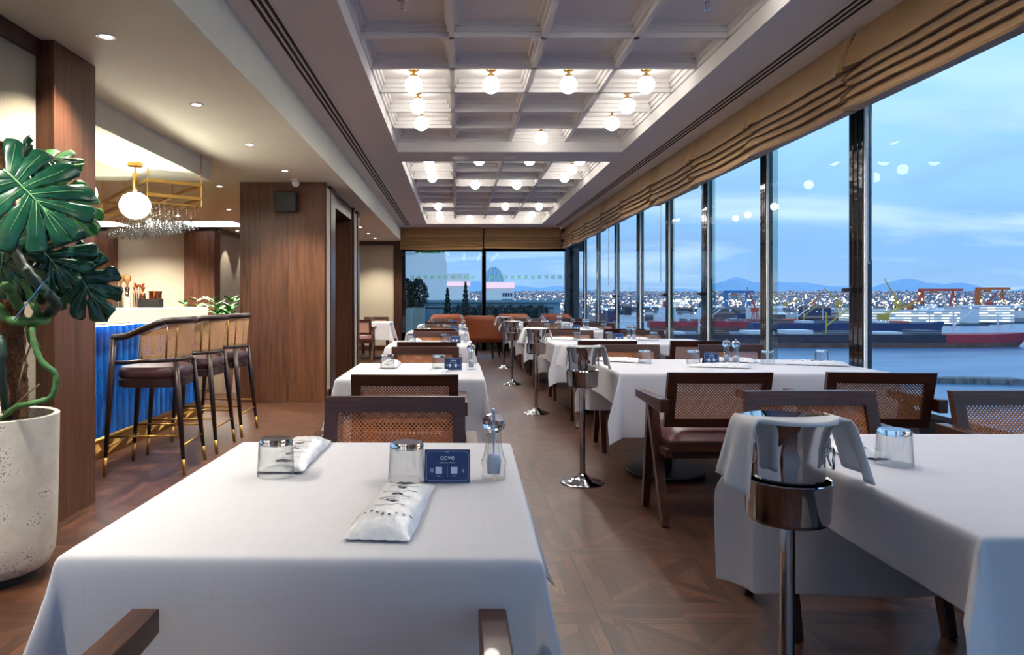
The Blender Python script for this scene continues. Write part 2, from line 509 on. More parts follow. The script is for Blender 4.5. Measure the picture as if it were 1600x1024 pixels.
def shell():
    struct(MB().box(-8, 3.05, YB, 17.0, -.2, 0).build('floor', 'floor'))
    # main ceiling with two openings
    m = MB()
    for x0, x1, y0, y1 in ((XBEAM, CX0, YB, YE), (CX1, 2.94, YB, YE), (CX0, CX1, YB, PANELS[0][0]),
                           (CX0, CX1, PANELS[0][1], PANELS[1][0]), (CX0, CX1, PANELS[1][1], YE)):
        m.box(x0, x1, y0, y1, ZC, GZ)
    m.box(-8, 2.94, YB-.2, 17.0, 3.3, 3.4)     # slab over everything
    struct(m.build('ceiling', 'paint', fix=False))
    for y0, y1 in PANELS:
        g = MB()
        g.box(CX0-.1, CX1+.1, y0-.1, y1+.1, GZ+.105, GZ+.2)
        steps = ((.019, 0, .035), (.034, .035, .07), (.054, .07, .106))
        n = int(round((y1-y0)/PIT))
        for w, a, b in steps:
            for k in range(n+1):
                y = y0 + (y1-y0)*k/n
                g.box(CX0, CX1, y-w if k else y, y+w if k < n else y, GZ+a, GZ+b)
            for k in range(5):
                x = CX0 + (CX1-CX0)*k/4
                g.box(x-w if k else x, x+w if k < 4 else x, y0, y1, GZ+a, GZ+b)
        struct(g.build('ceiling', 'coffer', fix=False))
    # low ceiling on the left with beam face, bar bulkhead with a tray
    m = MB()
    m.box(-8, XBEAM, YB, YE, ZL, GZ)
    struct(m.build('ceiling', 'paint_low', fix=False))
    m = MB()
    bx0, bx1, by0, by1, z0 = -7.4, -2.49, 4.2, 7.11, 2.405
    rx0, rx1, ry0, ry1 = -6.4, -3.1, 4.7, 6.86
    for a in ((bx0, rx0, by0, by1), (rx1, bx1, by0, by1), (rx0, rx1, by0, ry0), (rx0, rx1, ry1, by1)):
        m.box(*a, z0, ZL)
    struct(m.build('ceiling', 'paint_low', fix=False))
    # left wall
    struct(MB().box(-2.45, XL, YB, 3.76, 0, ZL).build('wall_left', 'fabric'))
    struct(MB().box(XL, XL+.03, YB, 3.76, 2.5, ZL).build('trim_1', 'dark_wood', bevel=.003))
    struct(MB().box(XL, XL+.02, YB, 3.76, 0, .12).build('baseboard_left', 'dark_wood', bevel=.003))
    struct(MB().box(-2.45, -2.15, 3.76, 4.19, 0, ZL).build('wood_pillar', 'wall_wood', bevel=.004))
    struct(MB().box(-7.6, -2.45, 4.06, 4.16, 0, ZL).build('wall_bar', 'fabric'))
    struct(MB().box(-7.6, -7.5, 4.16, 13.5, 0, ZL).build('wall_far_left', 'fabric'))
    # room behind the bar
    struct(MB().box(-7.6, -4.64, 13.5, 13.6, 0, ZL).build('wall_rear', 'fabric'))
    t = MB()
    t.box(-7.5, -4.62, 13.44, 13.5, 2.5, ZL)
    t.box(-4.64, -4.6, 13.5, YE, 2.5, ZL)
    struct(t.build('trim_2', 'dark_wood'))
    struct(MB().box(-5.16, -4.58, 13.3, 13.62, 0, 2.5).build('wood_pillar', 'wall_wood', bevel=.004))
    struct(MB().box(-7.45, -6.5, 13.3, 13.5, 0, 2.5).build('wood_pillar', 'wall_wood', bevel=.004))
    struct(MB().box(-4.74, -4.64, 13.6, YE, 0, ZL).build('wall_side', 'fabric'))
    # end wall, left of the windows
    struct(MB().box(-4.74, -1.31, YE, YE+.15, 0, ZL).build('wall_end', 'fabric'))
    struct(MB().box(-4.64, -1.31, YE-.03, YE, 2.5, ZL).box(-1.5, -1.31, YE-.03, YE, 0, 2.5).build('trim_3', 'dark_wood', bevel=.004))
    struct(MB().box(-4.64, -1.5, YE-.02, YE, 0, .12).build('baseboard_end', 'dark_wood'))
    struct(MB().box(-1.31, 3.05, YE, YE+.15, 2.36, 3.3).build('wall_end_upper', 'black_metal'))
    # wood clad core beside the aisle
    struct(MB().box(-2.56, -1.56, 8.3, 8.9, 0, ZL).build('wood_pillar', 'wall_wood', bevel=.004))
    struct(MB().box(-1.56, -1.54, 8.3, 8.34, 0, ZL).box(-1.56, -1.535, 8.58, 8.9, 0, ZL).build('trim_4', 'dark_wood', bevel=.003))
    struct(MB().box(-1.56, -1.545, 8.34, 8.58, .12, ZL-.05).build('trim_5', 'fabric'))
    struct(MB().box(-2.56, -1.58, 10.6, 11.2, 0, ZL).build('wood_pillar', 'wall_wood', bevel=.004))
    struct(MB().box(-1.58, -1.55, 10.6, 10.7, 0, ZL).box(-1.58, -1.55, 11.0, 11.2, 0, ZL).build('trim_6', 'dark_wood', bevel=.003))
    struct(MB().box(-1.58, -1.565, 10.7, 11.0, .12, ZL-.05).build('trim_7', 'fabric'))
    struct(MB().box(-2.1, -1.58, 8.9, 10.6, 2.4, ZL).build('trim_8', 'dark_wood'))
    struct(MB().box(-2.62, -2.56, 8.9, 10.6, 0, ZL).build('wall_core', 'wall_wood'))
    # window wall on the right: black kerb below, black head above
    struct(MB().box(2.79, 3.05, YB, YE, 0, .5).build('wall_right', 'black_metal', bevel=.004))
    struct(MB().box(2.78, 2.93, YB, YE, .5, .535).build('trim_9', 'post', bevel=.004))
    struct(MB().box(2.80, 2.94, YB, YE, 2.64, 3.3).build('wall_right_upper', 'black_metal'))
    # wall behind the viewer with a wide opening
    struct(MB().box(-2.45, 3.05, YB-.15, YB, 0, .3).box(-2.45, 3.05, YB-.15, YB, 2.8, 3.3)
           .box(-2.45, -2.2, YB-.15, YB, .3, 2.8).build('wall_behind', 'paint'))

def windows():
    n = 0
    ys = [-1.25, .32, 1.89, 3.45, 5.0, 6.52, 8.07, 9.5, 11.02, 12.6, 14.25, 15.75]
    for i, y in enumerate(ys):
        n += 1
        wide = .09 if i in (4, 6, 8) else .06
        m = MB()
        # ribbed profile, three grooves on the room side
        for k in range(3):
            a = y-wide + 2*wide*k/3; b = a + 2*wide/3
            m.box(2.83, 2.90, a+.004, b-.004, .535, 2.64)
        m.box(2.84, 2.895, y-wide, y+wide, .535, 2.64)
        w = struct(m.build('window_%d' % n, 'post', bevel=.004))
        y1 = ys[i+1] if i+1 < len(ys) else YE-.06
        MB().add([(2.865, y+wide, .535), (2.865, y1-.05, .535), (2.865, y1-.05, 2.64), (2.865, y+wide, 2.64)], [(0, 1, 2, 3)]).build('pane', 'glass_pane', w)
        MB().box(2.835, 2.85, y-wide-.022, y-wide-.004, .535, 2.64).build('edge_strip', 'alu', w)
        if i not in (4,):
            MB().add([(2.85, y-wide-.21, .535), (2.85, y-wide-.02, .535), (2.85, y-wide-.02, 2.64), (2.85, y-wide-.21, 2.64)], [(0, 1, 2, 3)]).build('sliding_leaf_edge', 'glass_fin', w)
        if i in (4, 6, 7, 9):
            h = MB().box(2.79, 2.83, y-.012, y+.012, 1.25, 1.29).box(2.785, 2.80, y-.012, y+.1, 1.26, 1.285)
            h.build('handle', 'black_plastic', w, bevel=.003)
    # corner and end windows
    def endwin(x0, x1, nn):
        w = struct(MB().box(x0, x0+.09, YE, YE+.1, 0, 2.4).box(x1-.09, x1, YE, YE+.1, 0, 2.4)
                   .box(x0, x1, YE, YE+.1, 0, .42).box(x0, x1, YE, YE+.1, 2.36, 2.44).build('window_%d' % nn, 'post', bevel=.004))
        MB().add([(x0+.09, YE+.05, .42), (x1-.09, YE+.05, .42), (x1-.09, YE+.05, 2.36), (x0+.09, YE+.05, 2.36)], [(0, 1, 2, 3)]).build('pane', 'glass_pane', w)
        d = MB(); k = 0
        x = x0+.2
        while x < x1-.2:
            d.add([(x, YE+.044, 1.70), (x+.09, YE+.044, 1.70), (x+.09, YE+.044, 1.79), (x, YE+.044, 1.79)], [(0, 1, 2, 3)])
            x += .16
        d.build('frosted_square_strip', 'film', w)
        return w
    m, nt, b = nodes('frosted_square_film'); b.inputs['Base Color'].default_value = rgb(110, 190, 150)
    setp(b, Roughness=.6, Alpha=.55); M['film'] = m
    w = endwin(-1.31, .68, n+1); endwin(.60, 2.75, n+2)
    MB().box(-1.2, -1.17, YE-.05, YE, 1.0, 1.25).build('handle', 'black_plastic', w)
    struct(MB().box(2.56, 2.9, YE-.02, YE+.15, 0, 2.44).build('trim_10', 'post', bevel=.004))
    m = MB()
    for x in (-1.1, 1.1, 2.86): m.box(x-.04, x+.04, YB-.12, YB-.04, .3, 2.8)
    struct(m.build('window_%d' % (n+3), 'post'))

# ------------------------------------------------------------------ blinds
PROF = [(0, 2.90), (-.006, 2.83), (-.022, 2.76), (-.055, 2.688), (-.052, 2.672), (-.008, 2.682), (-.066, 2.618), (-.062, 2.602),
        (-.014, 2.612), (-.072, 2.556), (-.068, 2.540), (-.02, 2.55), (-.078, 2.494), (-.074, 2.478), (-.026, 2.488),
        (-.082, 2.415), (-.074, 2.40), (.02, 2.40), (.03, 2.46), (.03, 2.90)]
def blind(a, b, place, seed, label, group):
    r = random.Random(seed)
    oz, ox = r.uniform(-.022, .02), r.uniform(-.022, .012)
    nn = 46
    ph = [r.uniform(0, 6.28) for _ in range(8)]
    kink = r.uniform(.04, .10)
    def fn(i, j):
        t = i/(nn-1)
        s = a + (b-a)*t
        dx, z = PROF[j]
        e = min(t, 1-t)*(b-a)
        up = (ZC-z)/.5
        if 0 < j < 17:
            env = max(0, 1-e/.16)
            dx += .008*math.sin(3.2*s+ph[0])*up + .002*math.sin(11*s+ph[1]+j*.25)
            z += .006*math.sin(2.6*s+ph[2])*up + .002*math.sin(6*s+ph[3]+j*.2)
            z += .018*up*math.sin(PI*t)*-1
            if 1 <= j <= 4:    # gathered pucker at the ends
                dx += -.07*env*math.sin(PI*min(1, e/.16+.1)) * (1 if j > 1 else .5)
                z += kink*env*(.4 if j < 3 else -.2)
            elif j < 16:
                z += .016*env*math.sin(j*.8+ph[4])
                dx += -.024*env*math.sin(j*.9+ph[5])
        if 0 < j < 18: dx += ox*up; z += oz*up
        return place(s, dx, z)
    m = MB(); m.grid(nn, len(PROF), fn)
    q = len(PROF)
    m.f.append(tuple(range(q))); m.f.append(tuple((nn-1)*q+k for k in range(q-1, -1, -1)))
    o = m.build('roman_blind', 'blind', smooth='auto')
    return tag(o, label, 'blind', group)
def blinds():
    ys = [-2.1, -.05, 1.45, 2.95, 4.47, 5.93, 7.45, 8.95, 10.5, 12.0, 13.5, 15.0, 16.36]
    words = ['first visible', 'second', 'third', 'fourth', 'fifth', 'sixth', 'seventh', 'eighth', 'last']
    for i in range(3, len(ys)-1):
        w = words[i-3]
        o = blind(ys[i]+.012, ys[i+1]-.012, lambda s, dx, z: (2.53+dx, s, z), 30+i,
              'folded ochre roman blind, %s from the viewer along the harbour windows' % w, 'roman blinds along the windows')
        if i in (3, 5, 6, 8):
            y = ys[i+1]-.12
            m = MB(); 
            for dy in (0, .035): m.tube([(2.56, y+dy, 2.44), (2.56, y+dy, 1.45)], .0025, 6)
            m.tube([(2.56, y, 1.45), (2.56, y+.008, 1.43), (2.56, y+.027, 1.43), (2.56, y+.035, 1.45)], .0025, 6)
            m.build('pull_chain', 'steel', o)
    for x0, x1, w in ((-1.33, .60, 'left'), (.64, 2.44, 'right')):
        blind(x0, x1, lambda s, dx, z: (s, 16.5+dx, z), 60 + int(x1*10), 'raised ochre roman blind over the %s end window' % w, 'roman blinds on the end wall')

# ------------------------------------------------------------------ ceiling fittings
def spot(loc, energy, size, col=(1, .9, .76), blend=.6, r=.04):
    l = bpy.data.lights.new('lamp_light', 'SPOT'); l.energy = energy; l.spot_size = size; l.spot_blend = blend
    l.color = col; l.shadow_soft_size = r
    o = bpy.data.objects.new('lamp_light', l); C.objects.link(o); o.location = loc
    return o
GLOBE_W, DOWN_W = 26, 200
def fittings():
    # globe lamps in the coffers
    p = thing('globe_ceiling_lamp', '', 'lamp')
    MB().lathe([(0, .0), (.044, 0), (.044, -.014), (.036, -.02), (.014, -.022), (.012, -.05), (.03, -.055), (.03, -.068), (.0, -.07)], 24).build('mount', 'brass', p, smooth='auto')
    MB().sphere((0, 0, -.135), .071, 28).build('globe', 'globe', p, smooth=True)
    K = Kind(p)
    cols = [CX0 + (CX1-CX0)*(k+.5)/4 for k in range(4)]
    cw = ['leftmost', 'second from left', 'third from left', 'rightmost']
    rows1 = {6.16-.02: 0}
    near = {0: (2,), 1: (0, 3), 2: (0, 3), 3: (0, 1, 2, 3), 6: (1, 2, 3), 8: (2, 3), 9: (3,)}  # the overhead rows are unseen lamps added to light the near tables
    far = {0: (0, 1, 2, 3), 1: (0, 3), 2: (0, 3), 3: (1, 2), 7: (0, 2, 3), 9: (0, 3), 10: (0, 1, 2, 3)}
    def row(pan, k):
        y0, y1 = PANELS[pan]
        return y1 - PIT*(k+.5) if pan == 0 else y0 + PIT*(k+.5)
    nw = {0: 'far end row', 1: 'second row from its far end', 2: 'third row from its far end', 3: 'fourth row from its far end',
          6: 'added unseen overhead middle row', 8: 'added unseen overhead near row', 9: 'added unseen overhead second row', 10: 'overhead first row'}
    fw = {0: 'near end row', 1: 'second row', 2: 'third row', 3: 'fourth row', 7: 'eighth row', 9: 'last row but one', 10: 'last row'}
    for pan, d, w, nm in ((0, near, nw, 'nearer coffered panel'), (1, far, fw, 'farther coffered panel')):
        for k, cs in d.items():
            for c in cs:
                y = row(pan, k)
                K.put((cols[c], y, GZ+.105), 0, 'glowing globe lamp, %s, %s in %s' % (cw[c], w[k], nm.replace('coffered ', '')), 'globe lamps in the coffered ceiling')
                spot((cols[c], y, GZ-.12), GLOBE_W, 2.7, (1, .95, .88), .5, .07)
    # downlights
    p = thing('downlight', '', 'downlight')
    MB().lathe([(.03, -.001), (.03, -.004), (.048, -.006), (.05, 0), (.03, 0)], 24, closed=True).build('trim_ring', 'white_plastic', p, smooth='auto')
    MB().lathe([(0, -.0035), (.03, -.0035), (.03, -.001), (0, -.001)], 20).build('lens', 'down', p)
    K = Kind(p)
    nm = ['nearest', 'second', 'third', 'fourth', 'fifth', 'sixth', 'seventh', 'eighth', 'ninth', 'farthest']
    for i, y in enumerate((3.71, 5.0, 6.29, 7.57, 9.7, 11.2, 12.3, 13.4, 14.7, 15.9)):
        K.put((-1.85, y, ZL), 0, 'small recessed downlight, %s of the row in the low ceiling' % nm[i], 'downlights in the low ceiling')
        if i not in (4, 5): spot((-1.85, y, ZL-.02), DOWN_W, 1.9, (1, .945, .80), .7, .03)
    K.put((-2.9, 8.6, ZL), 0, 'small recessed downlight in low ceiling between bar and wood pillar', 'downlights in the low ceiling')
    spot((-2.9, 8.6, ZL-.02), DOWN_W, 1.9, (1, .945, .80), .7, .03)
    spot((-1.85, 2.2, ZL-.02), DOWN_W, 1.9, (1, .945, .80), .7, .03)  # unseen downlight added to light the left side near the viewer
    spot((-1.85, .8, ZL-.02), DOWN_W, 1.9, (1, .945, .80), .7, .03)  # another unseen downlight, added for fill
    for y in (14.1, 15.2): spot((-4.4, y, ZL-.03), 40, 1.2, (1, .95, .85), .3, .02)
    for x, y in ((-3.5, 10.8), (-5.8, 9.2), (-5.8, 12.3), (-4.6, 11.6)): spot((x, y, ZL-.02), DOWN_W*3.0, 2.4, (1, .93, .8), .7, .05)  # lamps added to brighten the rear room
    for x, y, w in ((-3.5, 10.8, 'added behind the wide wood pillar'), (-5.8, 9.2, 'added over the left of the bar room'), (-5.8, 12.3, 'added far back before the fabric wall'), (-4.6, 11.6, 'added at the middle of the rear room'),
                    (-4.4, 14.1, 'nearer of two washing the side wall'), (-4.4, 15.2, 'farther of two washing the side wall'), (-1.85, 2.2, 'added unseen overhead beside the viewer'), (-1.85, .8, 'added unseen overhead behind the viewer')):
        K.put((x, y, ZL), 0, 'small recessed downlight, %s' % w, 'downlights in the low ceiling')
    # light panels in the rear ceiling
    for x0, x1, y0, y1, w in ((-4.95, -3.9, 12.2, 13.2, 'beside the tall wood pillar'), (-7.3, -6.0, 12.2, 13.2, 'far left, above the hanging glasses')):
        t = thing('ceiling_light_panel', 'bright square light panel in rear ceiling %s' % w, 'ceiling light', ((x0+x1)/2, (y0+y1)/2, ZL), 0, 'light panels over the rear room')
        hx, hy = (x1-x0)/2, (y1-y0)/2
        MB().box(-hx, hx, -hy, hy, -.012, -.003).build('diffuser', 'panel', t)
        MB().box(-hx-.03, -hx, -hy-.03, hy+.03, -.02, 0).box(hx, hx+.03, -hy-.03, hy+.03, -.02, 0).box(-hx, hx, -hy-.03, -hy, -.02, 0).box(-hx, hx, hy, hy+.03, -.02, 0).build('frame', 'white_plastic', t)
    # slot diffusers
    for x, w in ((-1.12, 'left'), (2.30, 'right')):
        t = thing('linear_air_diffuser', 'long three-slot air diffuser along the %s edge of the main ceiling' % w, 'air vent', (x, 0, ZC))
        MB().box(-.065, .065, -2, 16.05, -.004, 0).build('frame', 'paint', t)
        for k in (-1, 0, 1): MB().box(k*.04-.011, k*.04+.011, -1.95, 16.0, -.0055, -.003).build('slot', 'slot', t)
    # sprinklers, detectors
    p = thing('sprinkler', '', 'sprinkler')
    MB().lathe([(0, 0), (.035, 0), (.035, -.006), (.012, -.01), (.012, -.03), (0, -.03)], 20).build('rosette', 'chrome', p, smooth='auto')
    MB().bar((-.012, 0, -.03), (-.004, 0, -.06), .004, .004).bar((.012, 0, -.03), (.004, 0, -.06), .004, .004).lathe([(0, -.06), (.018, -.062), (.018, -.065), (0, -.066)], 14).build('deflector', 'chrome', p)
    K = Kind(p)
    K.put((cols[0]+.01, 4.5, GZ+.105), 0, 'chrome sprinkler head in the left coffer column overhead', 'sprinklers in the coffers')
    K.put((cols[3]+.03, 4.5, GZ+.105), 0, 'chrome sprinkler head in the right coffer column overhead', 'sprinklers in the coffers')
    o = MB().lathe([(0, -.045), (.045, -.043), (.07, -.03), (.095, -.012), (.1, 0), (0, 0)], 28).build('smoke_detector', 'white_plastic', smooth='auto', loc=(.045, 8.38, ZC))
    tag(o, 'round white smoke detector between the two coffered panels', 'smoke detector')
    o = MB().lathe([(0, -.012), (.06, -.012), (.065, 0), (0, 0)], 28).build('ceiling_speaker', 'white_plastic', smooth='auto', loc=(.62, 8.38, ZC))
    tag(o, 'flat round white ceiling speaker right of the smoke detector', 'speaker')
    # wall speaker and camera
    t = thing('wall_speaker', 'black box speaker bracketed high on the wide wood pillar', 'speaker', (-2.0, 8.3, 2.34))
    MB().box(-.13, .13, -.16, -.04, -.12, .12).build('cabinet', 'black_plastic', t, bevel=.02)
    MB().box(-.115, .115, -.166, -.158, -.105, .105).build('grille', 'black_metal', t, bevel=.004)
    MB().box(-.03, .03, -.05, 0, -.03, .03).build('bracket', 'black_metal', t)
    for x, y, z, s, w in ((-1.87, 8.1, ZL, 1, 'in front of the wide wood pillar'), (2.38, 16.2, ZC, .8, 'at the far right corner by the blinds')):
        t = thing('dome_camera', 'small white security camera on the ceiling %s' % w, 'camera', (x, y, z), 0)
        MB().lathe([(0, 0), (.05*s, 0), (.05*s, -.02*s), (0, -.02*s)], 20).build('base', 'white_plastic', t, smooth='auto')
        MB().sphere((.02*s, -.02*s, -.05*s), .045*s, 16).build('head', 'white_plastic', t, smooth=True)
        MB().lathe([(0, 0), (.02*s, 0), (.02*s, .006), (0, .006)], 14, c=(.02*s, -.02*s, -.099*s)).build('lens', 'black_plastic', t)
# ------------------------------------------------------------------ dining furniture
def chair_proto():
    t = thing('dining_armchair', '', 'chair')
    # legs: an inverted V under each arm
    for s in (-1, 1):
        x = .275*s
        MB().bar((x, -.20, 0), (x, .055, .635), .042, .036, (1,0,0), .048, .062).build('leg', 'chair_wood', t, bevel=.004)
        MB().bar((x, .20, 0), (x, .045, .635), .042, .036, (1,0,0), .048, .062).build('leg', 'chair_wood', t, bevel=.004)
        a = MB()
        a.hexa([(x-.024+.02*s, -.26, .615), (x+.024+.02*s, -.26, .615), (x+.024+.02*s, .25, .632), (x-.024+.02*s, .25, .632)],
               [(x-.024+.02*s, -.26, .685), (x+.024+.02*s, -.26, .685), (x+.024+.02*s, .25, .675), (x-.024+.02*s, .25, .675)])
        a.build('armrest', 'chair_wood_y', t, bevel=.004)
        MB().box(x-.02*s-.018, x-.02*s+.018, -.20, .22, .365, .41).build('side_rail', 'chair_wood_y', t, bevel=.003)
    f = MB()
    f.box(-.25, .25, -.20, .25, .395, .45)
    f.box(-.235, .235, -.185, .235, .36, .395)
    f.build('seat_frame', 'chair_wood_x', t, bevel=.004)
    c = MB()
    def cush(i, j):
        u, v = -1+2*i/14, -1+2*j/14
        e = (1-abs(u)**6)*(1-abs(v)**6)
        return (.242*u, .022+.222*v, .452 + .058*max(0, e)**.45 + .012*(1-u*u)*(1-v*v))
    c.grid(15, 15, cush)
    c.box(-.242, .242, -.20, .244, .45, .456)
    c.build('seat_cushion', 'leather', t, smooth='auto')
    # back frame, slightly tilted and bowed
    def bk(x, z, d=0):
        return (x, -.165 - (z-.52)*.26 - .018*math.cos(x/.27*1.3) + .012 + d, z)
    b = MB()
    def seg(x0, x1, z0, z1, n=1):
        for k in range(n):
            a0, a1 = x0+(x1-x0)*k/n, x0+(x1-x0)*(k+1)/n
            b.add([bk(a0, z0, -.016), bk(a1, z0, -.016), bk(a1, z0, .016), bk(a0, z0, .016),
                   bk(a0, z1, -.016), bk(a1, z1, -.016), bk(a1, z1, .016), bk(a0, z1, .016)],
                  [(4,5,6,7), (3,2,1,0), (0,1,5,4), (2,3,7,6)] + ([(3,0,4,7)] if k == 0 else []) + ([(1,2,6,5)] if k == n-1 else []))
    H = .272
    seg(-H, H, .765, .822, 8); seg(-H, H, .525, .572, 8)
    seg(-H, -H+.048, .572, .765); seg(H-.048, H, .572, .765)
    b.build('back_frame', 'chair_wood_x', t, bevel=.003)
    g = MB(); g.grid(13, 5, lambda i, j: bk(-H+.046+(2*H-.092)*i/12, .570+.197*j/4))
    g.build('cane_panel', 'cane', t, smooth=True)
    return t

def table_proto(hx, hy, bases):
    t = thing('pedestal_table', '', 'table')
    MB().box(-hx+.004, hx-.004, -hy+.004, hy-.004, .715, .742).build('tabletop', 'dark_wood', t, bevel=.003)
    for bx in bases:
        MB().lathe([(.0, .03), (.045, .03), (.045, .69), (.12, .70), (.12, .714), (0, .714)], 24, c=(bx, 0, 0)).build('column', 'black_metal', t, smooth='auto')
        b = MB().lathe([(0, .02), (.255, .02), (.265, .026), (.262, .034), (.06, .042), (0, .042)], 48, c=(bx, 0, 0))
        for k in range(5):
            b.lathe([(0, 0), (.016, 0), (.016, .02), (0, .02)], 10, c=(bx+.2*math.cos(k*1.257+.3), .2*math.sin(k*1.257+.3), 0))
        b.build('base', 'black_metal', t, smooth='auto')
    return t

def cloth_mesh(hx, hy, ox, oy, seed, psi=24, wob=1.0, flat_right=False):
    """square cloth over a table top: flat top, rounded edge, hanging sides, folded corners"""
    r = random.Random(seed)
    ph = [r.uniform(0, 6.28) for _ in range(8)]
    psis = {(sx, sy): math.radians(psi*r.uniform(.75, 1.25)) for sx in (-1, 1) for sy in (-1, 1)}
    if flat_right: psis[(1, 1)] = psis[(1, -1)] = math.radians(4)
    def axis(h, o):
        a = [-h + 2*h*k/10 for k in range(11)]
        e = [h+.006, h+.014, h+.03] + [h+.03+(o-.03)*k/9 for k in range(1, 10)] + [h+o-.012]
        e = sorted(set(e))
        return [-v for v in reversed(e)] + a + e
    S, T = axis(hx, ox), axis(hy, oy)
    RAD = .014
    def drop(e):          # arc length past the edge -> (outward, down)
        q = RAD*PI/2
        if e < q: a = e/RAD; return RAD*math.sin(a), RAD*(1-math.cos(a))
        return RAD, RAD + (e-q)
    def fn(i, j):
        s, t = S[i], T[j]
        dx, dy = max(abs(s)-hx, 0), max(abs(t)-hy, 0)
        sx, sy = (1 if s > 0 else -1), (1 if t > 0 else -1)
        x, y = max(-hx, min(hx, s)), max(-hy, min(hy, t))
        if dx == 0 and dy == 0: return (x, y, .003*0)
        rr = math.hypot(dx, dy); th = math.atan2(dy, dx)
        out, dn = drop(rr)
        k = 1-abs(th-PI/4)/(PI/4)
        ps = psis[(sx, sy)]*(k**.8 if k > 0 else 0)
        wx, wy = math.cos(th), math.sin(th)
        # side waves fade out toward the corners
        along = y if dx > dy else x
        hl = hy if dx > dy else hx
        fade = (1-abs(along)/hl)**.5 if abs(along) < hl else 0
        wave = wob*fade*dn*(.06*math.sin(along*5.1+ph[0 if dx > dy else 1]+sx+2*sy) + .03*math.sin(along*11+ph[2]+sy*3))
        flare = .02*dn + wave
        o2 = out + flare + (dn)*math.sin(ps)*.9
        d2 = dn*math.cos(ps)*(1 - .0)
        if dx > 0 and dy > 0:
            m = max(wx, wy); ux, uy = (wx, wy)
            f = k
            ux, uy = wx*(1-f)+.7071*f, wy*(1-f)+.7071*f
            return (x+sx*ux*o2, y+sy*uy*o2, -d2)
        return (x+sx*wx*o2, y+sy*wy*o2, -d2)
    m = MB(); m.grid(len(S), len(T), fn)
    return m

def tumbler_proto():
    """stands upside down: thick base on top, open rim on the table"""
    t = thing('tumbler', '', 'glass')
    MB().lathe([(.0475, 0), (.0430, .082), (.0412, .082), (.0457, 0)], 40, closed=True).build('wall', 'thin_glass', t, smooth='auto')
    MB().lathe([(0, .079), (.0405, .079), (.0428, .083), (.042, .089), (.038, .0945), (0, .0945)], 40).build('thick_base', 'glass', t, smooth='auto')
    return t

def pouch_proto():
    """napkin and cutlery set sealed in a printed clear pouch"""
    t = thing('napkin_pouch', '', 'napkin pouch')
    L, W = .40, .125
    def hz(u, v):      # u along -1..1, v across -1..1
        e = max(0, 1-abs(u)**5)*max(0, 1-abs(v)**3)
        return .004 + .024*e**.7*(1-.35*u) + .0016*math.sin(u*19+v*4)*e + .001*math.sin(v*17+u*9)
    def pt(u, v, d=0):
        w = W/2*(1+.03*math.sin(u*9)) * (1-.05*u)
        return (v*w, u*L/2, hz(u, v)+d)
    m = MB()
    m.grid(33, 17, lambda i, j: pt(-1+2*i/32, -1+2*j/16))
    m.grid(33, 17, lambda i, j: (pt(-1+2*i/32, -1+2*j/16)[0], pt(-1+2*i/32, -1+2*j/16)[1], .0015 if abs(-1+2*j/16) < .99 and 0 < i < 32 else .004))
    m.build('sleeve', 'pouch', t, smooth=True)
    # printed marks
    pr = MB()
    def dot(u, v, a, b, n=14):
        vs = [pt(u, v, .0016)] + [pt(u+b*math.sin(2*PI*k/n), v+a*math.cos(2*PI*k/n), .0016) for k in range(n)]
        pr.add(vs, [(0, k+1, (k+1) % n+1) for k in range(n)])
    dot(.72, 0, .42, .05)
    for u, w in ((.42, .16), (.12, .2), (-.18, .2)):
        pts = [pt(u+.035*math.sin(k*1.9+u*7), -w+2*w*k/12, .0018) for k in range(13)]
        pr.tube(pts, .0011, 5)
    for u, w in ((.55, .55), (.28, .6), (0, .5), (-.05, .55), (-.33, .5)):
        pr.tube([pt(u, -w+2*w*k/8, .0014) for k in range(9)], .0004, 4)
    for k in range(9): dot(-.62 + .05*math.sin(k), -.8+.2*k, .05, .02, 8)
    pr.build('printed_marks', 'dark_ink', t)
    return t

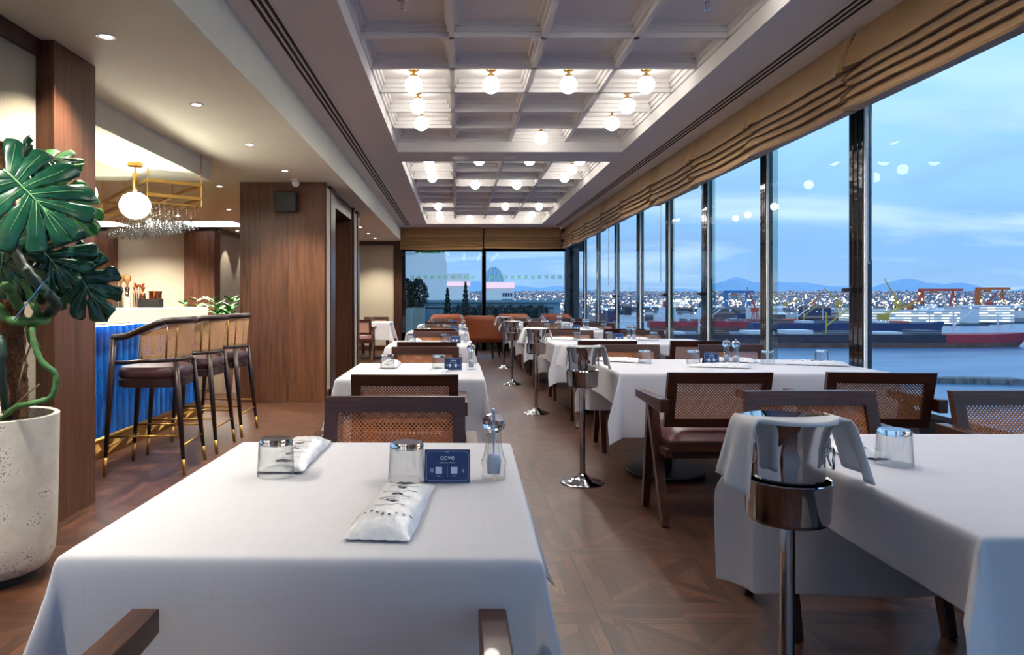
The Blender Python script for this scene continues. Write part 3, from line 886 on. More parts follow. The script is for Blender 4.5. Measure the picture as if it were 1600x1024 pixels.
def card_proto(text=True):
    t = thing('menu_card', '', 'menu card')
    W, H = .112, .078
    MB().hexa([(-W/2, -.002, 0), (W/2, -.002, 0), (W/2, 0, 0), (-W/2, 0, 0)], [(-W/2, .014, H), (W/2, .014, H), (W/2, .016, H), (-W/2, .016, H)]).build('front_panel', 'card', t)
    MB().hexa([(-W/2, .036, 0), (W/2, .036, 0), (W/2, .038, 0), (-W/2, .038, 0)], [(-W/2, .014, H), (W/2, .014, H), (W/2, .016, H), (-W/2, .016, H)]).build('back_panel', 'card', t)
    k = .016/H
    def q(x, z, d=.0006): return (x, -.002 + z*k - d, z)
    b = MB()
    def ln(x0, z0, x1, z1, w=.0007):
        if abs(x1-x0) > abs(z1-z0): b.add([q(x0, z0-w/2), q(x1, z1-w/2), q(x1, z1+w/2), q(x0, z0+w/2)], [(0,1,2,3)])
        else: b.add([q(x0-w/2, z0), q(x0+w/2, z0), q(x1+w/2, z1), q(x1-w/2, z1)], [(0,1,2,3)])
    e = .004
    ln(-W/2+e+.006, e, W/2-e-.006, e); ln(-W/2+e+.006, H-e, W/2-e-.006, H-e)
    ln(-W/2+e, e+.006, -W/2+e, H-e-.006); ln(W/2-e, e+.006, W/2-e, H-e-.006)
    for sx in (-1, 1):
        for z0, z1 in ((e+.006, e), (H-e-.006, H-e)):
            x0, x1 = sx*(W/2-e), sx*(W/2-e-.006)
            b.add([q(x0, z0), q(x0-sx*.0007, z0), q(x1, z1), q(x1+sx*.0007, z1)], [(0,1,2,3)])
    ln(0, .013, 0, .038, .0006)
    # small emblem over the name, round globe and crescent marks
    n = 16
    def ring(cx, cz, r0, r1, a0=0, a1=2*PI):
        for i in range(n):
            a, c = a0+(a1-a0)*i/n, a0+(a1-a0)*(i+1)/n
            b.add([q(cx+r0*math.cos(a), cz+r0*math.sin(a)), q(cx+r1*math.cos(a), cz+r1*math.sin(a)), q(cx+r1*math.cos(c), cz+r1*math.sin(c)), q(cx+r0*math.cos(c), cz+r0*math.sin(c))], [(0,1,2,3)])
    ring(-.038, .029, .0042, .005); ln(-.0425, .029, -.0335, .029, .0006); ln(-.038, .0245, -.038, .0335, .0006)
    ring(-.038, .029, .0018, .0023)
    for r_ in (.003, .0045, .006): ring(.035, .027, r_, r_+.0007, -.6, .9)
    ring(.0, .0695, .003, .0037, .3, PI-.3)
    # pale tiles where the scan codes sit, plain
    for x in (-.021, .017): ln(x-.008, .029, x+.008, .029, .017) if False else b.add([q(x-.008, .021), q(x+.008, .021), q(x+.008, .037), q(x-.008, .037)], [(0,1,2,3)])
    b.build('printed_marks', 'ink', t)
    def txt(body, size, x, z, nm, sp=1.0):
        cu = bpy.data.curves.new(nm, 'FONT'); cu.body = body; cu.size = size; cu.align_x = 'CENTER'; cu.space_character = sp
        cu.extrude = .0001; cu.materials.append(M['ink'])
        o = bpy.data.objects.new(nm, cu); C.objects.link(o); o.parent = t
        SC.view_layers[0].update()
        me = bpy.data.meshes.new_from_object(o.evaluated_get(bpy.context.evaluated_depsgraph_get()))
        bpy.data.objects.remove(o); me.name = nm
        o = bpy.data.objects.new(nm, me); C.objects.link(o); o.parent = t
        o.location = q(x, z, .0009); o.rotation_euler = (PI/2 - math.atan(k), 0, 0)
    if text:
        txt('cove', .019, 0, .054, 'name_lettering')
        txt('DIGITAL MENU', .0048, 0, .0455, 'small_lettering', 1.25)
        txt('MENU', .0042, -.021, .0145, 'caption_lettering'); txt('MENU', .0042, .017, .0145, 'caption_lettering')
    return t

def mill_proto():
    t = thing('salt_mill', '', 'salt mill')
    MB().lathe([(.0, 0), (.030, 0), (.031, .004), (.029, .012), (.0285, .028), (.031, .036), (.031, .046), (.027, .052), (.0215, .075), (.018, .098),
                (.0195, .112), (.017, .116), (.0125, .116), (.0125, .09), (.016, .06), (.019, .045), (.017, .012), (.0, .010)], 32).build('body', 'thin_glass', t, smooth='auto')
    MB().lathe([(.0, .118), (.018, .118), (.0265, .126), (.029, .138), (.027, .150), (.018, .160), (.007, .163), (0, .163)], 20).build('head', 'acrylic', t)
    MB().lathe([(0, .012), (.0155, .013), (.0175, .044), (.0145, .058), (0, .062)], 20).build('salt', 'salt', t, smooth=True)
    MB().tube([(0, 0, .03), (0, 0, .166)], .0022, 8).lathe([(0, .164), (.0045, .164), (.0055, .169), (.0035, .175), (0, .176)], 14).build('spindle', 'steel', t)
    return t

def stand_proto():
    t = thing('ice_bucket_stand', '', 'bucket stand')
    MB().lathe([(0, 0), (.14, 0), (.141, .006), (.132, .012), (.09, .022), (.045, .042), (.026, .062), (0, .064)], 40).build('base', 'chrome', t, smooth='auto')
    MB().lathe([(0, .05), (.0185, .05), (.0185, .63), (0, .63)], 24).build('pole', 'chrome', t, smooth='auto')
    MB().lathe([(0, .63), (.085, .63), (.096, .634), (.101, .645), (.105, .735), (.1075, .738), (.105, .741), (.1015, .738), (.0975, .648), (.09, .641), (0, .641)], 48).build('cradle', 'chrome', t, smooth='auto')
    return t
def bucket_proto():
    t = thing('ice_bucket', '', 'ice bucket')
    MB().lathe([(0, .642), (.08, .642), (.088, .66), (.089, .80), (.091, .83), (.102, .872), (.112, .892), (.114, .896), (.110, .897), (.098, .872), (.087, .83), (.0855, .66), (.078, .646), (0, .646)], 48).build('body', 'chrome', t, smooth='auto')
    for s in (-1, 1):
        MB().tube([(s*.088, 0, .80), (s*.094, 0, .805), (s*.098, 0, .815), (s*.098, 0, .845), (s*.094, 0, .855), (s*.09, 0, .858)], .004, 8).build('handle', 'chrome', t, smooth=True)
        MB().tube([(s*.101+s*.006*abs(math.sin(a)), .026*math.cos(a), .80+.026*math.sin(a)-.004) for a in [2*PI*k/20 for k in range(21)]], .003, 6).build('ring_handle', 'chrome', t, smooth=True)
    return t
def napkin_proto(dl=.155, dr=.135, wl=.15, wr=.10, seed=3):
    """folded white napkin lying over the rim, ends hanging both sides"""
    m = MB(); r = random.Random(seed); p = r.uniform(0, 6)
    RIM, ZR = .117, .901
    def fn(i, j):
        u = -1+2*i/44; v = -1+2*j/16                # u across left-right, v front-back
        side = -1 if u < 0 else 1
        d = dl if u < 0 else dr
        Lt = .11 + d
        a = abs(u)*Lt
        y0 = -.112 + .05*(v+1)*.95                  # band over the front half of the rim
        if a < .11:
            x = side*a
            edge = math.sqrt(max(0, RIM**2-x*x))
            f = (v+1)/2
            y = -edge*(1-f) + (-edge*.42)*f if edge > .02 else y0
            sag = -.012*(1-(a/.11)**2)*f*(1-f)*3
            z = ZR + .003 + sag - (.012 if j == 0 else 0)
            return (x, y, z)
        e = a-.11
        w = wl if u < 0 else wr
        s = e/d
        x = side*(.115 + .012*math.sin(min(1, e/.03)*PI/2) + (.05 if u < 0 else .03)*s)
        yy = -.02 + v*(.06 + (w/2-.05)*s) - .035*s
        fold = .012*s*math.sin(v*4.5+p)
        zz = ZR + .003 - .01*min(1, e/.02) - max(0, e-.012) + .012*s*v
        return (x+side*fold, yy, zz)
    m.grid(45, 17, fn)
    o = m.build('serving_napkin', 'napkin_linen', smooth=True, solid=.003)
    return tag(o, '', 'napkin')

def club_chair_proto():
    t = thing('club_armchair', '', 'armchair')
    def shell(i, j):
        a = -PI*.15 + (PI*1.3)*i/28          # wraps round the back
        x, y = .40*math.cos(a), -.02-.36*math.sin(a)
        front = max(0, -math.sin(a))
        prof = [(0, .34), (.03, .36), (.035, .5), (.045, .66)]
        hgt = .88 - .26*max(0, 1-abs(a-PI/2)/(PI*.33))**0*(0 if abs(a-PI/2) < .75 else min(1, (abs(a-PI/2)-.75)/.75))
        zz = [.34, .40, .52, .66, .8, 1.0]
        f = j/5
        z = .34 + (hgt-.34)*f
        s = 1 + .06*f
        return (x*s, y*s, z)
    m = MB(); m.grid(29, 6, shell)
    m.build('back_shell', 'tan_leather', t, smooth=True, solid=.07)
    MB().lathe([(0, .32), (.33, .32), (.35, .35), (.35, .43), (.32, .46), (0, .47)], 32).build('seat_cushion', 'tan_leather', t, smooth='auto')
    for sx in (-1, 1):
        for sy in (-1, 1):
            MB().bar((.27*sx, .25*sy, 0), (.22*sx, .2*sy, .33), .03, .03, (0,0,1), .045, .045).build('leg', 'dark_wood', t)
    return t

TL = [1.745, 4.55, 7.35, 10.15, 12.9]          # aisle-left row centres
TR = [1.87, 4.86, 7.72, 10.5, 13.25]           # window row centres
LX, RX = -.27, 1.868
LH, RH = (.420, .495), (.852, .51)
def dining():
    T1 = Kind(table_proto(*LH, (0,))); T2 = Kind(table_proto(*RH, (-.43, .43)))
    CH = Kind(chair_proto()); TU = Kind(tumbler_proto()); PO = Kind(pouch_proto()); CA = Kind(card_proto()); MI = Kind(mill_proto())
    CA2 = Kind(card_proto(False))
    ST = Kind(stand_proto()); BU = Kind(bucket_proto())
    r = random.Random(5)
    LW = ['first', 'second', 'third', 'fourth', 'farthest']
    def chair(x, y, rz, lab, grp): CH.put((x, y, 0), rz, lab, grp)
    for i, y in enumerate(TL):
        w = LW[i]; row = 'aisle row'
        T1.put((LX, y, 0), -.022*(i == 0), 'square pedestal table under white cloth, %s in the left row' % w, 'tables in the left row')
        c = cloth_mesh(*LH, .40 if i else .42, .42, 20+i, 20, .8).build('tablecloth', 'linen', smooth=True, solid=.0025, loc=(LX, y, .7455), sub=1)
        c.rotation_euler = (0, 0, -.022*(i == 0))
        tag(c, 'white tablecloth on the %s square table of the left row' % w, 'tablecloth', 'white tablecloths')
        g = 'cane armchairs of the left row'
        if i == 0: chair(-.235, .95, 0, 'dark armchair nearest the viewer, only its two arm tips showing', g)
        else: chair(LX+[0, .005, .0, -.02, .0][i], y-.745, 0, 'dark cane armchair on near side of %s left row table' % w, g)
        chair(LX+[.03, .015, .02, .03, 0][i], y+[.77, .90, .86, .86, .86][i], PI, 'dark cane armchair on far side of %s left row table' % w, g)
        zt = .749
        j = lambda: r.uniform(-.012, .012)
        wt = '%s left row table' % w
        TU.put((-.467+j()*(i > 0), y+.065+j(), zt), 0, 'upturned tumbler at left of %s' % wt, 'tumblers')
        TU.put((-.126+j()*(i > 0), y+.015+j(), zt), 1, 'upturned tumbler beside the menu card on %s' % wt, 'tumblers')
        K = CA if i < 2 else CA2
        K.put((-.024+j()*(i > 0), y-.005, zt), r.uniform(-.05, .05)*(i > 0), 'navy menu card on %s' % wt, 'menu cards')
        MI.put((.093, y+.04, zt), i, 'clear salt mill on the aisle edge of %s' % wt, 'salt mills')
        PO.put((-.462+j()*(i > 0), y+.285, zt), PI, 'wrapped napkin pouch behind left tumbler on %s' % wt, 'napkin pouches')
        PO.put((-.132+j()*(i > 0), y-.235, zt), -.10+PI*0, 'wrapped napkin pouch lying in front of tumbler on %s' % wt, 'napkin pouches')
    for i, y in enumerate(TR):
        w = LW[i]; wt = '%s window row table' % w
        T2.put((RX, y, 0), 0, 'long pedestal table under white cloth, %s in the window row' % w, 'tables in the window row')
        c = cloth_mesh(*RH, .17 if i == 0 else .22, .56 if i == 0 else .40, 40+i, 40 if i == 0 else 26, 1.0, True).build('tablecloth', 'linen', smooth=True, solid=.0025, loc=(RX, y, .7455), sub=1)
        tag(c, 'white tablecloth on the %s long table of the window row' % w, 'tablecloth', 'white tablecloths')
        g = 'cane armchairs of the window row'
        for s, sx in (('aisle-side', -.46), ('window-side', .40)):
            if i > 0: chair(RX+sx+[0, -.035, 0, -.06, 0][i], y-.95, [0, 0, -.05, .03, 0][i] + (-.08 if i == 1 and sx > 0 else 0), 'dark cane armchair, %s seat on near side of %s' % (s, wt), g)
            chair(RX+sx+(.06 if i == 0 and sx < 0 else (.05 if sx > 0 else .03)), y+[.82, .88, .86, .86, .86][i], PI+r.uniform(-.03, .03), 'dark cane armchair, %s seat on far side of %s' % (s, wt), g)
        zt = .749
        o = y-4.86
        for k, (x, yy, ww) in enumerate(((1.35, 5.0, 'first from aisle'), (1.68, 4.98, 'second from aisle'), (2.19, 4.97, 'third from aisle'), (2.62, 5.02, 'fourth from aisle'))):
            if i == 0 and k > 0: continue
            if i == 0: x, yy = 1.208, 4.86+.075
            if k == 3 and i > 1: continue
            TU.put((x+r.uniform(-.02, .02)*(i > 0), yy+o, zt), k, 'upturned tumbler, %s on %s' % (ww, wt), 'tumblers')
        for k, (x, yy, a, ww) in enumerate(((1.175, 5.20, .9, 'first from aisle'), (1.76, 4.74, 1.25, 'lying before menu card'), (2.0, 5.20, .9, 'third from aisle'), (2.5, 4.9, 1.2, 'nearest the glass'))):
            if i == 0 and k > 0: continue
            if i == 0: x, yy, a = 1.18, 5.185, PI-.05
            if k == 3 and i > 1: continue
            PO.put((x, yy+o, zt), a, 'wrapped napkin pouch, %s on %s' % (ww, wt), 'napkin pouches')
        if i > 0:
            (CA if i == 1 else CA2).put((1.80, 4.97+o, zt), .12, 'navy menu card on %s' % wt, 'menu cards')
            MI.put((1.925, 5.03+o, zt), 0, 'clear mill on the left of a pair on %s' % wt, 'salt mills')
            MI.put((1.965, 4.96+o, zt), 1, 'clear mill on the right of a pair on %s' % wt, 'salt mills')
    # bucket stands along the aisle
    for i, (x, y) in enumerate(((.854, 1.82), (.822, 4.615), (.84, 7.46), (.78, 10.0), (.83, 12.45))):
        w = LW[i]; near = 'nearest' if i == 0 else w
        a = [0, .1, -.15, .2, .1][i]
        ST.put((x, y, 0), a, 'polished steel bucket stand, %s along the aisle' % near, 'bucket stands')
        BU.put((x, y, 0), a-.25, 'polished steel ice bucket, %s along the aisle' % near, 'ice buckets')
        n = napkin_proto(*[(.17, .145, .17, .11, 3), (.13, .14, .13, .11, 4), (.15, .11, .12, .1, 5), (.12, .12, .11, .1, 6), (.14, .1, .12, .1, 8)][i])
        n.location = (x, y, 0); n.rotation_euler = (0, 0, [.06, .1, .05, -.1, .1][i])
        tag(n, 'white napkin draped over the %s ice bucket' % near, 'napkin', 'serving napkins')
    # far end: club chairs, extra tables
    CL = Kind(club_chair_proto())
    g = 'tan club armchairs at the far end'
    CL.put((.57, 14.75, 0), -.35, 'large tan leather club armchair facing away at the end of the aisle', g)
    CL.put((1.30, 16.05, 0), PI, 'tan club armchair behind the last window row table', g)
    CL.put((2.29, 16.08, 0), PI, 'tan club armchair in far right corner by the windows', g)
    CL.put((-.22, 15.7, 0), PI, 'tan club armchair behind the last left row table', g)
    T3 = table_proto(.425, .425, (0,)); T3.location = (1.62, 15.1, 0)
    tag(T3, 'square table under white cloth among the tan armchairs', 'table')
    c = cloth_mesh(.425, .425, .3, .3, 71, 22, 1).build('tablecloth', 'linen', smooth=True, solid=.0025, loc=(1.62, 15.1, .7455), sub=1)
    tag(c, 'white tablecloth on the table among tan armchairs', 'tablecloth', 'white tablecloths')
    for dx, w in ((-.25, 'left'), (.2, 'right')):
        TU.put((1.62+dx, 15.0, .749), 0, 'upturned tumbler at %s of table among tan armchairs' % w, 'tumblers')
    T4 = table_proto(.40, .40, (0,)); T4.location = (-1.78, 14.6, 0)
    tag(T4, 'small square table under white cloth beside the far fabric wall', 'table')
    c = cloth_mesh(.40, .40, .36, .36, 72, 24, 1).build('tablecloth', 'linen', smooth=True, solid=.0025, loc=(-1.78, 14.6, .7455), sub=1)
    tag(c, 'white tablecloth on small table beside the far fabric wall', 'tablecloth', 'white tablecloths')
    g = 'cane armchairs by the far fabric wall'
    chair(-1.92, 13.78, 0, 'dark cane armchair before small table beside the far fabric wall', g)
    chair(-1.8, 15.5, PI, 'dark cane armchair behind small table beside the far fabric wall', g)
    TU.put((-1.75, 14.5, .749), 0, 'upturned tumbler on small table beside the far fabric wall', 'tumblers')
# ------------------------------------------------------------------ bar
def W(px, py, Y):
    return Vector(((px-VPX)/FOC*Y, Y, CAMZ-(py-VPY)/FOC*Y))

def stool_proto():
    t = thing('bar_stool', '', 'bar stool')
    def path(n=36):
        pts = [(.25, .20), (.255, .10)]
        for k in range(n+1):
            a = PI*k/n
            pts.append((.258*math.copysign(abs(math.cos(a))**.75, math.cos(a)), -.235*math.sin(a)**.8 if math.sin(a) > 0 else 0))
        pts += [(-.255, .10), (-.25, .20)]
        return pts
    pp = path()
    def zt(y):
        s = min(1, max(0, (.16-y)/.34)); s = s*s*(3-2*s)
        return .945 + .115*s
    top = [(x*(1+.06*(zt(y)-.945)/.115*.6), y*(1.06 if y < 0 else 1), zt(y)) for x, y in pp]
    low = [(x*.97, y*.95, .775+.01*(1 if y < 0 else 0)) for x, y in pp]
    MB().tube(top, .023, 10).build('top_rail', 'stool_wood', t, smooth=True)
    MB().tube(low, .0135, 10).build('lower_rail', 'stool_wood', t, smooth=True)
    i0, i1 = 2, len(pp)-3
    g = MB(); idx = list(range(i0, i1+1))
    g.grid(len(idx), 5, lambda i, j: tuple(low[idx[i]][k] + (top[idx[i]][k]-low[idx[i]][k])*(.06+.86*j/4) for k in range(3)))
    g.build('cane_back', 'cane_fine', t, smooth=True)
    for k in (9, 13, len(pp)-14, len(pp)-10):
        MB().tube([low[k], top[k]], .006, 8).build('spindle', 'brass_dull', t, smooth=True)
    def sq(r, z, n=36, off=-.005):
        return [(r*math.copysign(abs(math.cos(2*PI*k/n))**.6, math.cos(2*PI*k/n)), off+r*math.copysign(abs(math.sin(2*PI*k/n))**.6, math.sin(2*PI*k/n)), z) for k in range(n)]
    def loft(rings, nm, m):
        vs = [v for r_ in rings for v in r_]; n = len(rings[0])
        fs = [(i*n+k, i*n+(k+1) % n, (i+1)*n+(k+1) % n, (i+1)*n+k) for i in range(len(rings)-1) for k in range(n)]
        fs += [tuple(range(n-1, -1, -1)), tuple((len(rings)-1)*n+k for k in range(n))]
        return MB().add(vs, fs).build(nm, m, t, smooth='auto')
    loft([sq(.222, .60), sq(.228, .605), sq(.228, .655), sq(.222, .66)], 'seat_frame', 'stool_wood')
    loft([sq(.215, .66), sq(.226, .675), sq(.226, .715), sq(.21, .738), sq(.15, .748), sq(.05, .75)], 'seat_cushion', 'stool_leather')
    def leg(a, b, w0, w1):
        a, b = Vector(a), Vector(b); f = a + (b-a)*.14
        l = MB().tube([f, f+(b-f)*.5, b], [w0*1.15, w1*1.12, w1*1.12], 12).build('leg', 'stool_wood', t, smooth=True)
        MB().tube([a, f], [w0, w0*1.17], 12).build('brass_foot', 'brass_dull', l, smooth=True)
    for s in (-1, 1):
        leg((.245*s, .255, 0), (.25*s, .19, .945), .011, .019)
        leg((.235*s, -.275, 0), (.185*s, -.20, .775), .011, .018)
    def at(s, fr, z):
        a, b = ((.245*s, .255, 0), (.25*s, .19, .945)) if fr else ((.235*s, -.275, 0), (.185*s, -.20, .775))
        k = z/b[2]; return tuple(a[i]+(b[i]-a[i])*k for i in range(3))
    for p, q in (((1, 1, .20), (-1, 1, .20)), ((1, 0, .20), (-1, 0, .20)), ((1, 1, .27), (1, 0, .27)), ((-1, 1, .27), (-1, 0, .27))):
        MB().tube([at(*p), at(*q)], .007, 8).build('foot_rail', 'brass', t, smooth=True)
    return t

def wineglass_proto():
    # hangs by its foot, bowl down; origin at the foot
    m = MB().lathe([(0, 0), (.034, 0), (.034, -.002), (.006, -.006), (.0036, -.012), (.0036, -.10), (.012, -.108), (.034, -.13), (.041, -.155), (.039, -.185), (.033, -.215),
                    (.032, -.215), (.038, -.185), (.0395, -.155), (.033, -.131), (.011, -.110), (0, -.106)], 18)
    o = m.build('wine_glass', 'thin_glass', smooth='auto')
    return tag(o, '', 'glass')

def bar():
    t = thing('bar_counter', 'cream topped bar counter with fluted blue front and brass foot rail', 'bar counter', (-2.9, 6.0, 0))
    ox, oy = 2.9, -6.0
    def B(x0, x1, y0, y1, z0, z1): return MB().box(x0+ox, x1+ox, y0+oy, y1+oy, z0, z1)
    B(-3.2, -2.6, 4.45, 7.35, 1.013, 1.127).build('counter_top', 'counter', t, bevel=.006)
    B(-3.1, -2.74, 4.5, 7.28, .13, 1.013).build('body', 'black_metal', t)
    f = MB(); n = 27
    for k in range(n):
        y0 = 4.5 + 2.78*k/n; w = 2.78/n
        prev = [( -2.745 + .042*math.sin(PI*j/8) + ox, y0 + w*.5 - .036*math.cos(PI*j/8) + oy) for j in range(9)]
        vs = [(x, y, .15) for x, y in prev] + [(x, y, 1.005) for x, y in prev]
        f.add(vs, [(j, j+1, j+10, j+9) for j in range(8)])
    for y0, y1 in ((7.28, 7.3),):
        f.box(-3.1+ox, -2.7+ox, y0+oy, y1+oy, .15, 1.0)
    f.build('fluted_front', 'flute', t, smooth='auto')
    pl = B(-3.1, -2.70, 4.5, 7.3, 0, .145)
    for k in range(9):
        y = 4.5+2.8*k/9+oy; w = 2.8/9
        pl.add([(-2.70+ox, y, .01), (-2.70+ox, y+w, .01), (-2.665+ox, y+w/2, .075), (-2.70+ox, y+w/2, .14)], [(0, 1, 2), (0, 2, 3), (1, 3, 2)])
    pl.build('plinth', 'brass_dull', t)
    MB().tube([(-2.66+ox, 4.5+oy, .155), (-2.66+ox, 7.3+oy, .155)], .018, 12).build('foot_rail', 'brass', t, smooth=True)
    B(-2.69, -2.665, 4.6, 7.25, 1.001, 1.0125).build('light_strip', 'led', t)
    # return wing and back counter
    w = thing('back_counter', 'pale counter wing running left behind the bar stools', 'counter', (-4.3, 7.0, 0))
    MB().box(-1.2, 1.08, -.25, .33, 1.02, 1.12).build('counter_top', 'counter', w, bevel=.005)
    MB().box(-1.15, 1.02, -.2, .28, 0, 1.02).build('body', 'black_metal', w)
    # stools
    K = Kind(stool_proto())
    for i, (y, wd, a) in enumerate(((5.03, 'nearest of the three', .06), (5.71, 'middle of the three', .02), (6.37, 'farthest of the three', 0))):
        K.put((-2.15, y, 0), PI/2+a, 'cane backed bar stool with plum leather seat, %s at the bar' % wd, 'bar stools')
    # pendants
    p = thing('bar_pendant', '', 'lamp')
    MB().lathe([(0, 0), (.063, 0), (.063, -.03), (.03, -.034), (0, -.034)], 28).build('canopy', 'brass', p, smooth='auto')
    MB().tube([(0, 0, -.03), (0, 0, -.10)], .006, 8).build('rod', 'brass', p)
    MB().lathe([(0, -.09), (.018, -.09), (.022, -.10), (.022, -.24), (.014, -.25), (0, -.25)], 18).build('holder', 'brass', p, smooth='auto')
    MB().sphere((0, 0, -.375), .128, 32, .92).build('globe', 'bar_globe', p, smooth=True)
    K = Kind(p)
    K.put((-2.83, 6.19, 2.405), 0, 'glowing opal globe pendant on a brass stem over the bar', 'pendants over the bar')
    K.put((-2.95, 5.50, 2.405), 0, 'second globe pendant over the bar, mostly hidden behind the wood pillar', 'pendants over the bar')
    spot((-2.83, 6.19, 1.88), 40, 2.8, (1, .9, .75), .5, .1)
    spot((-2.84, 5.3, 1.88), 26, 2.8, (1, .9, .75), .5, .1)
    l = bpy.data.lights.new('tray_light', 'POINT'); l.energy = 30; l.color = (1, .97, .78); l.shadow_soft_size = .15
    o = bpy.data.objects.new('tray_light', l); C.objects.link(o); o.location = (-4.6, 5.8, 2.2)
    # rack of hanging glasses
    A, Bc = Vector((-2.82, 6.42, 0)), Vector((-2.44, 6.72, 0))
    ux = (Bc-A).normalized(); uy = Vector((-ux.y, ux.x, 0)); Wd, Ln = (Bc-A).length, 1.85
    rk = thing('glass_rack', 'brass two-tier rack hung over the bar holding wine glasses', 'glass rack', A)
    def q(a, b, z): return ux*a + uy*b + Vector((0, 0, z))
    for nm, z in (('upper_frame', 2.295), ('lower_frame', 2.165)):
        m = MB()
        for a, b in (((0, 0), (Wd, 0)), ((0, Ln), (Wd, Ln)), ((0, 0), (0, Ln)), ((Wd, 0), (Wd, Ln))):
            m.bar(q(*a, z), q(*b, z), .022, .03)
        m.build(nm, 'brass', rk)
    for a, b in ((0, 0), (Wd, 0), (0, Ln), (Wd, Ln), (0, Ln*.5), (Wd, Ln*.5)):
        inside = (A+ux*a+uy*b)
        zt = 2.405 if (inside.y < 7.11 and inside.x < -2.49) else ZL
        MB().tube([q(a, b, 2.085), q(a, b, zt)], .006, 8).build('hanger_rod', 'brass', rk)
    for k in range(6):
        a = Wd*(k+.5)/6
        MB().bar(q(a-.022, 0, 2.085), q(a-.022, Ln, 2.085), .006, .008).bar(q(a+.022, 0, 2.085), q(a+.022, Ln, 2.085), .006, .008).build('glass_rail', 'brass', rk)
    MB().bar(q(0, 0, 2.095), q(Wd, 0, 2.095), .012, .012).bar(q(0, Ln, 2.095), q(Wd, Ln, 2.095), .012, .012).build('rail_holder', 'brass', rk)
    K = Kind(wineglass_proto()); rr = random.Random(4)
    for k in range(6):
        for i in range(14):
            if rr.random() < .12: continue
            p = A + q(Wd*(k+.5)/6, .06+i*.128 + rr.uniform(-.015, .015), 2.091)
            K.put(p, 0, 'stemmed wine glass hanging upside down from the brass rack over the bar', 'wine glasses hanging over the bar')
    # things standing on the counter
    zc = 1.12
    t = thing('beer_tap', '', 'beer tap')
    MB().lathe([(0, 0), (.03, 0), (.03, .01), (.016, .02), (.016, .17), (.022, .18), (.022, .205), (0, .21)], 18).build('column', 'chrome', t, smooth='auto')
    MB().tube([(0, 0, .16), (.0, -.05, .165), (0, -.07, .15), (0, -.072, .12)], .009, 8).build('spout', 'chrome', t, smooth=True)
    MB().lathe([(0, .20), (.009, .2), (.012, .25), (.016, .255), (.03, .27), (.036, .295), (.03, .32), (.016, .332), (0, .335)], 18).build('ball_handle', 'turned_wood', t, smooth=True)
    K = Kind(t)
    K.put((-3.345, 7.0, zc), .4, 'chrome beer tap with a wooden ball handle, left of the pair', 'beer taps')
    K.put((-3.255, 6.95, zc), .4, 'chrome beer tap with a wooden ball handle, right of the pair', 'beer taps')
    j = thing('cutlery_jar', 'clear jar holding copper barware upright on the bar', 'jar', (-3.13, 6.93, zc))
    MB().lathe([(.0, 0), (.05, 0), (.06, .15), (.057, .15), (.047, .006), (0, .006)], 20).build('jar', 'thin_glass', j, smooth='auto')
    for k in range(9):
        a = k*2.4; r0 = .028
        m = MB().tube([(r0*math.cos(a), r0*math.sin(a), .01), (r0*1.6*math.cos(a), r0*1.6*math.sin(a), .20+.012*(k % 4))], .0045, 7)
        m.sphere((r0*1.6*math.cos(a), r0*1.6*math.sin(a), .20+.012*(k % 4)), .014, 10)
        m.build('bar_spoon', 'copper', j, smooth=True)
    o = MB().lathe([(0, 0), (.05, 0), (.062, .06), (.06, .13), (.065, .17), (.062, .17), (.056, .13), (.046, .004), (0, .004)], 24).build('copper_pitcher', 'copper', smooth='auto', loc=(-3.05, 7.12, zc))
    tag(o, 'polished copper pitcher on the bar left of the black box', 'pitcher')
    o = MB().lathe([(0, 0), (.026, 0), (.036, .10), (.038, .10), (.038, .105), (.034, .105), (.025, .004), (0, .004)], 20).build('paper_cup', 'paper', smooth='auto', loc=(-3.17, 6.76, zc+.007))
    tag(o, 'cream paper cup between the taps and copper jar', 'cup')
    o = MB().box(-.10, .10, -.06, .06, 0, .085).box(-.09, .09, -.064, -.06, .02, .07).build('till_printer', 'black_plastic', bevel=.008, loc=(-2.95, 6.78, zc+.007))
    tag(o, 'squat black box at the right end of bar items', 'box')
    K = Kind(tag(MB().lathe([(0, 0), (.034, 0), (.035, .01), (.035, .14), (.03, .165), (.013, .20), (.013, .25), (.015, .252), (.015, .265), (0, .265)], 20).build('bottle', 'thin_glass', smooth='auto'), '', 'bottle'))
    K.put((-3.50, 6.9, zc), 0, 'clear bottle at far left of the bar items', 'bottles on the bar')
    K.put((-3.30, 6.83, zc), 0, 'clear bottle standing between the two beer taps', 'bottles on the bar')
    o = MB().lathe([(0, 0), (.03, 0), (.032, .01), (.032, .12), (.012, .16), (.012, .2), (0, .2)], 18).build('bottle', 'amber', smooth='auto', loc=(-3.20, 7.16, zc))
    tag(o, 'brown glass bottle behind the copper barware jar', 'bottle', 'bottles on the bar')
